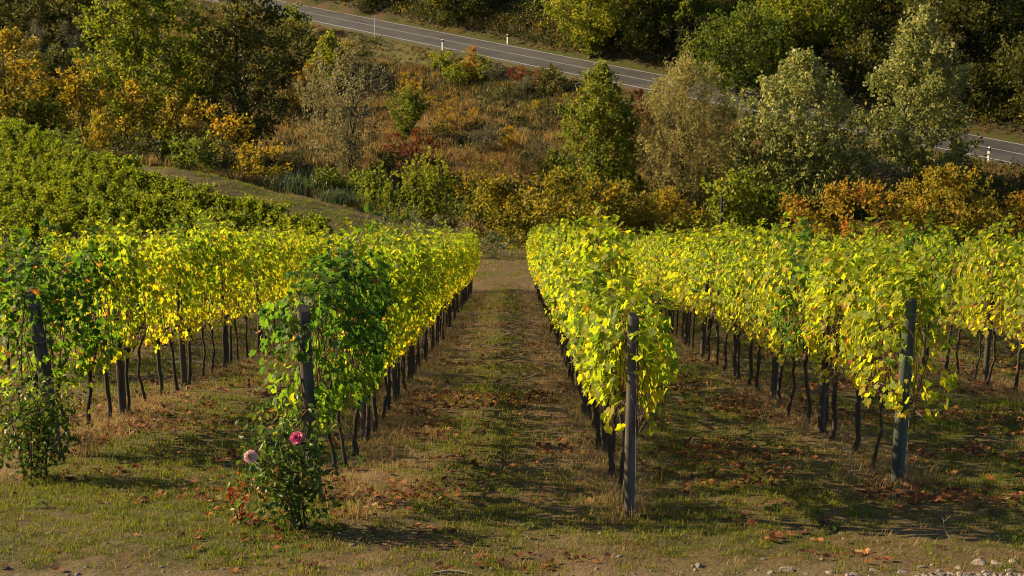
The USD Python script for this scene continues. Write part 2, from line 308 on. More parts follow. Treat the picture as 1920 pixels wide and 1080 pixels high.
def zones(x, y):
    """What covers the ground: (turf, dry, stony, wood), 0 to 1 each."""
    p = np.stack([x, y, 0 * x], -1)
    px, py, D = to_pixel(np.stack([x, y, Z(x, y, False)], -1))
    n = meshkit.fbm(p * 0.7, 4, 21); big = meshkit.fbm(p * 0.16, 3, 31)
    d, _ = road_dist(x, y)
    yard = 1 - smooth01((y - 56) / 3)
    rd = np.min(np.abs(x[..., None] - rows_x), -1)
    strip = np.exp(-(rd / 0.42) ** 2) * (y > 11.5) * yard
    turf = yard * (0.52 - 0.35 * strip + 0.9 * (n - .5))
    track = yard * np.exp(-((np.abs(x + 0.3) - 0.75) / 0.33) ** 2) * (x < 1) * (x > -2)
    turf = turf - 0.26 * track - .10 * yard * (x > -1.4) * (x < .8)
    turf = turf - yard * 0.26 * smooth01((9.9 - y) / 1.0) + yard * 0.12 * (x < -1) * (y < 14)
    dry = yard * (0.06 + 0.55 * strip + 0.22 * track)
    stony = smooth01((STONE_EDGE(x) - y + .05) / 0.25) * smooth01((x - .8) / 1.2) * .95 + 0.20 * smooth01((9.4 - y) / .8) * yard
    # headland, field rim
    head = (1 - yard) * (1 - smooth01((D - 78) / 6))
    turf = turf + head * (0.30 + 0.9 * (n - .5)); dry = dry + head * 0.30
    rim = np.exp(-((np.interp(px, [-300, 0, 210, 330, 450, 560, 640, 720], [97, 91, 85, 81, 78, 74.5, 72, 70]) - D + .6) / 2.2) ** 2) * (px < 760) * (1 - yard)
    turf = turf + rim * .75; dry = dry - rim * .2
    hill = smooth01((D - 82) / 8) * (d < 0)
    dry = dry + hill * (0.38 + 0.8 * (big - .5)); turf = turf * (1 - hill) + hill * 0.36
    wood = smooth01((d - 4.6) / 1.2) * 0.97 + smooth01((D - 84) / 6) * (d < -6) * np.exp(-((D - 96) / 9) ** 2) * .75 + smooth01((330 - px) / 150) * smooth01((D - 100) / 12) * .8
    verge = np.exp(-((np.abs(d) - 4.4) / .6) ** 2); turf = turf + verge * .9 + .6 * smooth01((np.abs(d) - 3) / 2) * (d > -14) * (d < 5.5) * (y > 90); dry = dry * (1 - smooth01((d - 3) / 2)); wood = wood * (1 - .8 * verge)
    return np.clip(turf, 0, 1), np.clip(dry, 0, 1), np.clip(stony, 0, 1), np.clip(wood, 0, 1)
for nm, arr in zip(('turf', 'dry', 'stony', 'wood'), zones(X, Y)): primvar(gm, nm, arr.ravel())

# ------------------------------------------------------------------ the road
def ribbon(off0, off1, lift, keep=None):
    a = road + rn * off0 + [0, 0, lift]; b = road + rn * off1 + [0, 0, lift]
    a[:, 2] += 0.02 * (1 - (off0 / 3.6) ** 2); b[:, 2] += 0.02 * (1 - (off1 / 3.6) ** 2)
    n = len(road); v = np.vstack([a, b]); i = np.arange(n - 1)
    if keep is not None: i = i[keep(rs[:-1])]
    return v, np.concatenate([np.stack([i, i + 1, i + 1 + n], 1), np.stack([i, i + 1 + n, i + n], 1)])
def slab(parts):                                            # a ribbon with its edges turned down into the verge
    return join(parts)
o = np.linspace(-3.6, 3.6, 7)
edge0, edge1 = road + rn * -3.6 + [0, 0, .03], road + rn * 3.6 + [0, 0, .03]
n_ = len(road); ii = np.arange(n_ - 1)
down = lambda e: (np.vstack([e, e - [0, 0, .25]]), np.concatenate([np.stack([ii, ii + 1, ii + 1 + n_], 1), np.stack([ii, ii + 1 + n_, ii + n_], 1)]))
tag(put('road', join([ribbon(o[k], o[k + 1], .03) for k in range(6)] + [down(edge0), down(edge1)]), 'asphalt', smooth=40),
    'grey asphalt road descending across the hillside from left to right', 'road', kind='structure')
for off, nm in ((-3.22, 'near'), (3.22, 'far')):
    tag(put('edge_line', ribbon(off - .07, off + .07, .038), 'road_paint'), f'worn white edge line along the {nm} side of the road', 'road marking', kind='structure')
tag(put('centre_line', ribbon(-.05, .05, .038), 'road_paint'), 'thin worn white line along the middle of the road', 'road marking', kind='structure')

# ------------------------------------------------------------------ grapevines
def vine_leaf(rng, r):
    """One lobed grape leaf, r metres from its middle to its tip: 13 points, 12 triangles."""
    a = np.radians([0, 24, 55, 84, 116, 155, 180, 205, 244, 276, 305, 336]); q = np.array([1, .70, .93, .66, .80, .62, .22, .62, .80, .66, .93, .70]) * rng.uniform(.88, 1.1, 12)
    x, y = np.cos(a) * q, np.sin(a) * q
    z = rng.uniform(-.05, .38) * np.abs(y) - rng.uniform(0, .35) * np.maximum(x, 0) ** 2 + rng.normal(0, .05, 12)
    return np.vstack([[0, 0, 0], np.stack([x, y, z], 1)]) * r
LEAF_F = np.array([[0, 1 + i, 1 + (i + 1) % 12] for i in range(12)])
EDGE = np.array([-.07, .05, .0, .05, 0, .05, .0, -.03, 0, .05, 0, .05, 0])       # greener along the veins, yellower at the lobes
def oriented(v, c, nrm, tip):
    nrm = unit(nrm); tip = unit(tip - (tip @ nrm) * nrm); s_ = np.cross(nrm, tip)
    return v @ np.stack([tip, s_, nrm]) + c
def vine_parts(seed, n, tint_mid, low_yellow, droop=0.0, fat=1.0, tall=1.28):
    rng = np.random.default_rng(seed)
    k = 9
    h = np.linspace(-.05, .80, k)
    wob = np.cumsum(rng.normal(0, .012, (k, 2)), 0); wob[:, 1] += np.linspace(0, rng.uniform(-.06, .06), k)
    P = np.column_stack([wob, h]); R = np.interp(h, [0, .15, .6, .8], [.034, .024, .021, .031]) * rng.uniform(.72, 1.2) * rng.uniform(.85, 1.15, k)
    trunk = tube(P, R, 7)
    top = P[-1]; cordons, shoots = [], []
    for s_ in (-1, 1):
        cordons.append(tube(np.array([top, top + [rng.normal(0, .02), s_ * .18, .05], top + [rng.normal(0, .03), s_ * .36, .06 + rng.normal(0, .02)], top + [0, s_ * .50, .05]]), [.024, .019, .015, .010], 6))
    anchors = []
    for i in range(8):
        y0 = rng.uniform(-.46, .46); b = top + [0, y0, .05]; hh = (rng.uniform(.95, 1.36) if i < 6 else rng.uniform(1.3, 1.62)) * tall / 1.28
        q = np.array([b, b + [rng.normal(0, .06), rng.normal(0, .05), hh * .35], b + [rng.normal(0, .10), rng.normal(0, .09), hh * .7], b + [rng.normal(0, .13), rng.normal(0, .14), hh]])
        shoots.append(tube(q, [.0055, .005, .004, .0025], 4)); anchors.append(q)
    for i in range(3):                                      # a few bare brown canes hang below the wire
        y0 = rng.uniform(-.4, .4); b = top + [rng.normal(0, .04), y0, .12]
        shoots.append(tube(np.array([b, b + [rng.normal(0, .10), rng.normal(0, .08), -.12], b + [rng.normal(0, .14), rng.normal(0, .12), -.28 - .2 * droop]]), [.004, .0035, .002], 4))
    L, T, m = [], [], 0
    off = rng.uniform(0, 50, 3); gy, gh = np.linspace(-.55, .55, 60), np.linspace(.4, 2.2, 90)
    grid = np.stack([*np.meshgrid(gy, gh, indexing='ij'), np.zeros((60, 90))], -1)
    hole, bulge = meshkit.noise(grid * 3.4 + off, 3), meshkit.noise(grid * 2.6 + off + 7, 9)
    while m < n:
        u_ = rng.random()
        if u_ < .20:                                        # round the shoot tips, above the hedge
            q = anchors[rng.integers(8)]; c = q[3] + [rng.normal(0, .05), rng.normal(0, .06), -rng.uniform(-.04, .34)]; side = rng.choice([-1, 1]); out = np.array([rng.normal(0, .6), rng.normal(0, .6), 1.0])
        else:
            y0, hh = rng.uniform(-.52, .52), .84 - droop * .28 + (tall - .04 + droop * .28) * rng.beta(1.15, 1.0)
            gi = min(59, int((y0 + .55) / 1.1 * 60)), max(0, min(89, int((hh - .4) / 1.8 * 90)))
            if hole[gi] < .35: continue
            w = fat * np.interp(hh, [.5, .85, 1.15, .84 + tall * .7, .84 + tall], [.13, .22, .33, .33, .20]) * (0.70 + .60 * bulge[gi])
            side = rng.choice([-1, 1]); c = np.array([side * w * rng.random() ** .4, y0, hh]); el = rng.normal(.45, .42)
            out = np.array([side * math.cos(el), rng.normal(0, .5), math.sin(el)])
        tip = np.array([out[0] * .5 + rng.normal(0, .3), rng.normal(0, .55), -1.0])
        L.append(oriented(vine_leaf(rng, rng.uniform(.033, .066) * rng.choice([1, 1, 1, .72])), c, out, tip))
        low = np.clip((1.35 - c[2]) / .55, 0, 1)
        t = tint_mid + low_yellow * low + rng.normal(0, .09)
        if rng.random() < .018: t = rng.uniform(.86, 1.0)
        T.append(np.clip(t, 0.02, 1)); m += 1
    return trunk, cordons, shoots, L, T
def vine_proto(seed, n, tint_mid, low_yellow, single, droop=0.0, fat=1.0, tall=1.28):
    P = proto('grapevine_kind')
    trunk, cordons, shoots, L, T = vine_parts(seed, n, tint_mid, low_yellow, droop, fat, tall)
    put('trunk', trunk, 'vine_bark', P, True)
    for c in cordons: put('cordon', c, 'vine_bark', P, True)
    if single:
        for c in shoots: put('shoot', c, 'shoot_bark', P, True)
    else:
        tag(put('shoots', join(shoots), 'shoot_bark', P, True), kind='stuff')
    order = np.argsort([-l[:, 0].__abs__().mean() for l in L])   # outermost first
    for i in order[:single]:
        put('leaf', (L[i], LEAF_F), 'vine_leaf', P, False, T[i] + EDGE)
    rest = order[single:]
    if len(rest):
        f = put('foliage', join([(L[i], LEAF_F) for i in rest]), 'vine_leaf', P, False, np.concatenate([T[i] + EDGE for i in rest]))
        tag(f, kind='stuff')
    return P
NEAR_LEAVES = 300
near_green = [vine_proto(100 + i, 650, .25, .17, NEAR_LEAVES, .5, 1.05) for i in range(4)]
near_lime = [vine_proto(120 + i, 600, .545, .13, NEAR_LEAVES, .10, .88) for i in range(4)]
short_lime = [vine_proto(180 + i, 520, .555, .13, NEAR_LEAVES, .15, .88, .92) for i in range(3)]
short_green = [vine_proto(190 + i, 620, .22, .16, NEAR_LEAVES, .85, 1.15, 1.02) for i in range(2)]
far_green = [vine_proto(140 + i, 450, .50, .24, 0, 0.0, .9) for i in range(4)]
far_lime = [vine_proto(160 + i, 530, .56, .18, 0, 0.0, .88) for i in range(7)]
ROW_TEXT = {'L3': 'the row at the far left edge', 'L2': 'the row behind the leaning grey post', 'L1': 'the row behind the pink rose',
            'R1': 'the row behind the slim grey post', 'R2': 'the row behind the thick green post', 'R3': 'the row at the far right edge'}
rng = np.random.default_rng(7)
STEP = 0.80
for rname, x in ROWS.items():
    ys_ = np.arange(NEAR[rname] + {'L1': -.35, 'L2': .1, 'R2': .12, 'R1': .3}.get(rname, .45), FAR_END, STEP)
    shown = 0; left_over = len(ys_)
    for i, y in enumerate(ys_):
        left_over -= 1
        xx, yy = x + rng.normal(0, .03), y + rng.normal(0, .05)
        px, py, D = to_pixel(np.array([xx, yy, Z(xx, yy) + 1.4]))
        if not (-40 < px < 1960): continue
        shown += 1
        near = D < 26
        if i < 2 and rname in ('L1', 'L2'): xx -= .12 - .06 * i
        green = {'L3': .25, 'L2': .8, 'L1': .85, 'R1': 0, 'R2': .12, 'R3': .1}[rname]
        if rname == 'L2': green = 1 - .95 * smooth01((D - 15.0) / 5.0)
        if rname == 'L1': green = 1 - .97 * smooth01((D - 12.6) / 3.6)
        kinds = (near_green if rng.random() < green else near_lime) if near else (far_green if rng.random() < green * .5 + .12 else far_lime)
        if rname == 'R1' and D < 14.6: kinds = short_lime
        if rname == 'L1' and D < 14.4: kinds = short_green
        src = kinds[rng.integers(len(kinds))]
        end = smooth01((y - NEAR[rname]) / 4.5)
        hgt = {'R1': 1.0 + .02 * end, 'L1': .985, 'L2': .95 + .07 * end}.get(rname, .98 + .035 * end) * rng.uniform(.94, 1.06)
        lab0 = 'dark green ' if near and src in near_green + short_green else ''
        label = (f'{ORD[shown - 1]} {lab0}grapevine from the near end of {ROW_TEXT[rname]}' if shown <= 20 else
                 f'{ORD[left_over]} grapevine from the far end of {ROW_TEXT[rname]}' if left_over < 12 else
                 f'yellow-green grapevine midway along {ROW_TEXT[rname]}')
        copy(src, 'grapevine', label, 'grapevine', (xx, yy, Z(xx, yy)), rz=math.pi * rng.integers(2) + rng.normal(0, .06), group='grapevines trained in rows on wires', scale=(rng.uniform(.92, 1.1), 1, hgt))

# ------------------------------------------------------------------ posts, stakes and wires of the trellis
def post_mesh(h, r, rng, top_tilt=.15, sides=12):
    z = np.array([-.3, 0, .1, h * .35, h * .7, h - .012, h]); P = np.column_stack([rng.normal(0, .004, 7), rng.normal(0, .004, 7), z])
    v, f = tube(P, r * np.array([1.06, 1.05, 1.03, 1.0, .97, .95, .88]) * rng.uniform(.98, 1.02, 7), sides)
    v[:, :2] *= 1 + .06 * (meshkit.noise(v * [30, 30, 1.2], 2) - .5)[:, None]
    return v, f
prng = np.random.default_rng(11)
def end_post(label, x, y, h, r, mat, lean=(0, 0), wire_side=None):
    t = thing('trellis_end_post', label, 'post', (x, y, float(Z(x, y))), ry=lean[0], rx=lean[1], group='end posts of the vine rows')
    put('post', post_mesh(h, r, prng), mat, t, 35)
    zs = [.85, 1.2, h - .12]
    for z_ in zs[1:]:
        a = np.linspace(0, 2 * np.pi, 13); ring = np.column_stack([(r + .006) * np.cos(a), (r + .006) * np.sin(a), z_ + .004 * np.sin(a * 2)])
        put('wire_wrap', tube(ring, .003, 4, False), 'wire_metal', t)
    if wire_side is not None:
        b = np.array([[wire_side * (r * .55), -r * 1.0, h * .55], [wire_side * (r * .65), -r * 1.12, h * .45], [wire_side * (r * .72), -r * 1.3, .6], [wire_side * (r * .8), -r * 1.7, .06]])
        put('tie_wire', tube(b, .004, 5), 'wire_metal', t)
        v_ = np.array([[-r * .2, -r * .98, h * .62], [wire_side * r * .55, -r * .98, h * .55], [wire_side * r * 1.0, -r * .35, h * .62]])
        put('tie_wire', tube(v_, .004, 5), 'wire_metal', t)
        a = np.linspace(0, 2 * np.pi, 11)
        put('anchor_loop', tube(np.column_stack([wire_side * r * .8 + .028 * np.cos(a), np.full(11, -r * 1.75), .03 + .045 * np.sin(a)]), .006, 5, False), 'stake_wood', t)
    return t
end_post('slim grey weathered end post with tie wire, right of the central aisle', ROWS['R1'] - .01, NEAR['R1'], 1.64, .046, 'grey_post', (0, 0), 1)
end_post('thick round green-tinged end post with wire, on the right', ROWS['R2'] + .0, NEAR['R2'], 1.70, .056, 'green_post', (.004, 0), 1)
end_post('grey weathered end post half hidden by leaves behind the pink rose', -1.60, 11.35, 1.62, .054, 'grey_post', (-.03, 0))
end_post('thick leaning grey post above the rose bush at the left edge', -4.55, 14.0, 1.70, .066, 'grey_post', (-.07, 0))
stake_src = []
for i in range(3):
    P = proto('stake_kind'); put('stake', post_mesh(1.85, .040 + .004 * i, prng), 'stake_wood', P, 35)
    a = np.linspace(0, 2 * np.pi, 9); put('wire_staple', tube(np.column_stack([.05 * np.cos(a), .05 * np.sin(a), 0 * a + .86]), .003, 4, False), 'wire_metal', P)
    stake_src.append(P)
for rname, x in ROWS.items():
    k = 0
    for y in np.arange(NEAR[rname] + STEP * 3.9, FAR_END + .2, STEP * 4):
        xx = x + prng.normal(0, .025); px, py, D = to_pixel(np.array([xx, y, Z(xx, y) + .6]))
        if not (-20 < px < 1940): continue
        k += 1
        far = D > 32
        copy(stake_src[prng.integers(3)], 'vineyard_stake', (f'dark wooden stake in the far stretch of {ROW_TEXT[rname]}' if far else f'{ORD[k - 1]} dark wooden stake between the vines of {ROW_TEXT[rname]}'),
             'stake', (xx, y, Z(xx, y)), rz=prng.uniform(0, 6), group='wooden stakes inside the vine rows', ry=prng.normal(0, .02))
for rname, x in ROWS.items():
    for hgt, what in ((.86, 'lower'), (1.30, 'middle')):
        yy = np.arange(NEAR[rname], FAR_END + .5, 1.2)
        P = np.column_stack([np.full(len(yy), x + (.055 if hgt > 1 else -.03)), yy, Z(np.full(len(yy), x), yy, False) + hgt + .012 * np.sin(yy * 1.3)])
        tag(put('trellis_wire', tube(P, .0022, 4), 'wire_metal'), f'{what} thin steel trellis wire along {ROW_TEXT[rname]}', 'wire', 'trellis wires')

# ------------------------------------------------------------------ trees and shrubs
PROFILE = {
    'poplar': [(0, .25), (.12, .62), (.3, .92), (.5, 1), (.7, .82), (.87, .48), (1, .06)],
    'cone': [(0, .55), (.15, .95), (.3, 1), (.55, .84), (.8, .5), (.93, .25), (1, .05)],
    'round': [(0, .35), (.15, .8), (.4, 1), (.7, .9), (.9, .58), (1, .15)],
    'dome': [(0, .85), (.3, 1), (.6, .9), (.85, .62), (1, .15)],
    'vase': [(0, .2), (.25, .5), (.5, .85), (.75, 1), (.92, .7), (1, .2)]}
def crown(rng, H, W, shape, base, n, leaf, clump, up, hollow=.55, tint=(.5, .16), tip_tint=.12, aspect=.7, gap=.30):
    """Leaf faces in sprays through the crown's volume: n faces, in clumps, with holes."""
    prof = np.array(PROFILE[shape]); per = 36; k = max(6, int(n / per)); off = rng.uniform(0, 99, 3)
    m_ = k * 14
    t = rng.random(m_); r = np.interp(t, prof[:, 0], prof[:, 1]); ang = rng.uniform(0, 2 * np.pi, m_); q = rng.random(m_) ** hollow
    lob = .74 + .72 * meshkit.fbm(np.stack([np.cos(ang) * 1.5, np.sin(ang) * 1.5, t * 3.2], 1) + off, 2, 4)
    R = r * W / 2 * q * lob
    C = np.stack([R * np.cos(ang), R * np.sin(ang), H * (base + (1 - base) * t)], 1)
    ok = np.flatnonzero((rng.random(m_) < .25 + .75 * r) & (meshkit.noise(C / (W * .16) + off, 6) >= gap))[:k]; k = len(ok)
    C = C[ok]; S = np.stack([np.cos(ang) * (1 - up) * (.3 + q), np.sin(ang) * (1 - up) * (.3 + q), up + .15 * rng.normal(0, 1, m_)], 1)[ok]
    C, S = np.array(C), unit(np.array(S) + rng.normal(0, .22, (k, 3)))
    a = rng.uniform(-1, 1, (k, per, 1)) * clump[0] * rng.uniform(.6, 1.3, (k, 1, 1))
    P = (C[:, None] + a * S[:, None] + rng.normal(0, clump[1], (k, per, 3)) * (1.15 - .55 * (a / clump[0] * .5 + .5))).reshape(-1, 3)
    nrm = rng.normal(0, 1, (k * per, 3)) + [0, 0, .35]
    d = np.repeat(S, per, 0) + rng.normal(0, .7, (k * per, 3))
    sz = leaf * rng.uniform(.7, 1.3, k * per)
    v, f = leaves(P, nrm, d, sz, sz * aspect)
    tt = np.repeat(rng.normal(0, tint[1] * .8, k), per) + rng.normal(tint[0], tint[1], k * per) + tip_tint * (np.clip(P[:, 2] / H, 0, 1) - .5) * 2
    v[:, 2] = np.maximum(v[:, 2], .02)
    return v, f, np.repeat(np.clip(tt, 0.01, .99), 4), C
def woody(rng, H, W, base, C, r0, limbs, stems=1, bark='tree_bark', parent=None, sides=7):
    """Trunk with root flare, and limbs that run out to clumps of the crown."""
    for s_ in range(stems):
        if stems > 1:
            tgt = C[rng.integers(len(C))] * [.7, .7, .85]; b = np.array([rng.normal(0, .06 * W), rng.normal(0, .06 * W), -.1])
        else:
            tgt = np.array([rng.normal(0, .05 * W), rng.normal(0, .05 * W), H * .86]); b = np.array([0, 0, -.15])
        t = np.linspace(0, 1, 7); wob = np.cumsum(rng.normal(0, .012 * H, (7, 3)) * [1, 1, 0], 0); wob[0] = 0
        P = b + (tgt - b) * t[:, None] + wob; R = r0 / stems ** .6 * np.interp(t, [0, .06, .3, 1], [1.5, 1.05, .8, .12])
        put('trunk' if stems == 1 else 'stem', tube(P, R, sides), bark, parent, True)
        for _ in range(limbs):
            t0 = rng.uniform(.15, .8); a0 = np.array([np.interp(t0, t, P[:, j]) for j in range(3)]); rr = np.interp(t0, t, R) * .6
            ok = C[C[:, 2] > a0[2] + .05 * H]
            if not len(ok): continue
            e = ok[np.argsort(np.linalg.norm(ok - a0 - [0, 0, .2 * H], axis=1) + rng.random(len(ok)) * W * .6)[0]]
            m = a0 + (e - a0) * .5 + [rng.normal(0, .03 * W), rng.normal(0, .03 * W), -.05 * np.linalg.norm(e - a0)]
            q = np.linspace(0, 1, 5)[:, None]; B = (1 - q) ** 2 * a0 + 2 * q * (1 - q) * m + q * q * e
            put('limb', tube(B, np.linspace(rr, rr * .18, 5), 5), bark, parent, True)
KIND = {  # shape, crown base, faces per square metre, face size, clump length and spread, upward, material, tint, bark, gap, aspect
    'poplar': ('poplar', .10, 190, .23, (.55, .20), .62, 'poplar_leaf', (.52, .17), 'pale_bark', .28, .8),
    'willow': ('round', .06, 300, .22, (.75, .17), .72, 'willow_leaf', (.50, .15), 'tree_bark', .20, .35),
    'thin_willow': ('vase', .16, 112, .20, (.70, .15), .70, 'grey_willow_leaf', (.62, .15), 'tree_bark', .34, .5),
    'elm': ('cone', .06, 230, .22, (.55, .18), .55, 'elm_leaf', (.55, .17), 'tree_bark', .26, .7),
    'dark': ('round', .10, 130, .27, (.6, .24), .45, 'dark_leaf', (.5, .18), 'tree_bark', .27, .75),
    'green': ('round', .10, 140, .26, (.6, .22), .5, 'elm_leaf', (.42, .18), 'tree_bark', .28, .75),
    'lime': ('poplar', .10, 130, .26, (.6, .22), .5, 'lime_leaf', (.45, .18), 'tree_bark', .32, .75),
    'yellow': ('round', .08, 120, .22, (.50, .20), .45, 'yellow_leaf', (.46, .17), 'tree_bark', .34, .75),
    'gold': ('dome', .04, 230, .20, (.45, .18), .45, 'gold_green_leaf', (.48, .17), 'tree_bark', .18, .75),
    'orange': ('dome', .05, 150, .22, (.45, .18), .45, 'orange_leaf', (.48, .2), 'tree_bark', .26, .75),
    'spiky': ('vase', .0, 150, .20, (.75, .10), .85, 'lime_leaf', (.45, .14), 'tree_bark', .22, .7),
    'olive': ('round', .06, 150, .22, (.4, .2), .5, 'olive_leaf', (.45, .15), 'tree_bark', .2, .45),
    'crimson': ('dome', .0, 160, .17, (.3, .14), .5, 'crimson_leaf', (.5, .2), 'tree_bark', .2, .75),
    'scrub': ('dome', .0, 150, .18, (.35, .16), .5, 'scrub_leaf', (.5, .2), 'tree_bark', .22, .7),
    'fern': ('dome', .0, 110, .18, (.5, .07), .3, 'yellow_leaf', (.62, .12), 'tree_bark', .25, .5),
    'weed': ('dome', .0, 170, .16, (.22, .12), .5, 'weed_leaf', (.55, .18), 'twig_wood', .1, .8)}
def grow(parent, kind, H, W, seed, limbs=8, more=1.0, tint_add=0.0, shape=None):
    sh, base, dens, leaf, clump, up, mat, tint, bark, gap, asp = KIND[kind]
    rng = np.random.default_rng(seed); k = min(1.0, (H + W) / 9) ** .5
    shrub = H < 4.0
    n = int(np.clip(H * W * dens * more / k ** 1.5, 200, 20000))
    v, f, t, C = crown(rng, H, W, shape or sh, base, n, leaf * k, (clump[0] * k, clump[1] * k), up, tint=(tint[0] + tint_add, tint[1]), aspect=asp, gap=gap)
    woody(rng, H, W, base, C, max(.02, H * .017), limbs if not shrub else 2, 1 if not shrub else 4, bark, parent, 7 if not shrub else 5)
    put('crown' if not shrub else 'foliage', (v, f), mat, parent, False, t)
def tree(kind, label, cat, px, top, D, width, seed, name=None, group=None, limbs=8, more=1.0, tint_add=0.0, shape=None, sink=0.0):
    """One tree or shrub standing on the ground D metres ahead; its height and width in metres follow from how tall and wide it looks."""
    g = ground_at(px, D); H = max(.5, pt(px, top, D)[2] - g[2]) + .2; W = width / FPX * D
    t = thing(name or cat.replace(' ', '_'), label, cat, g - [0, 0, sink], 0, group)
    grow(t, kind, H, W, seed, limbs, more, tint_add, shape)
    return t
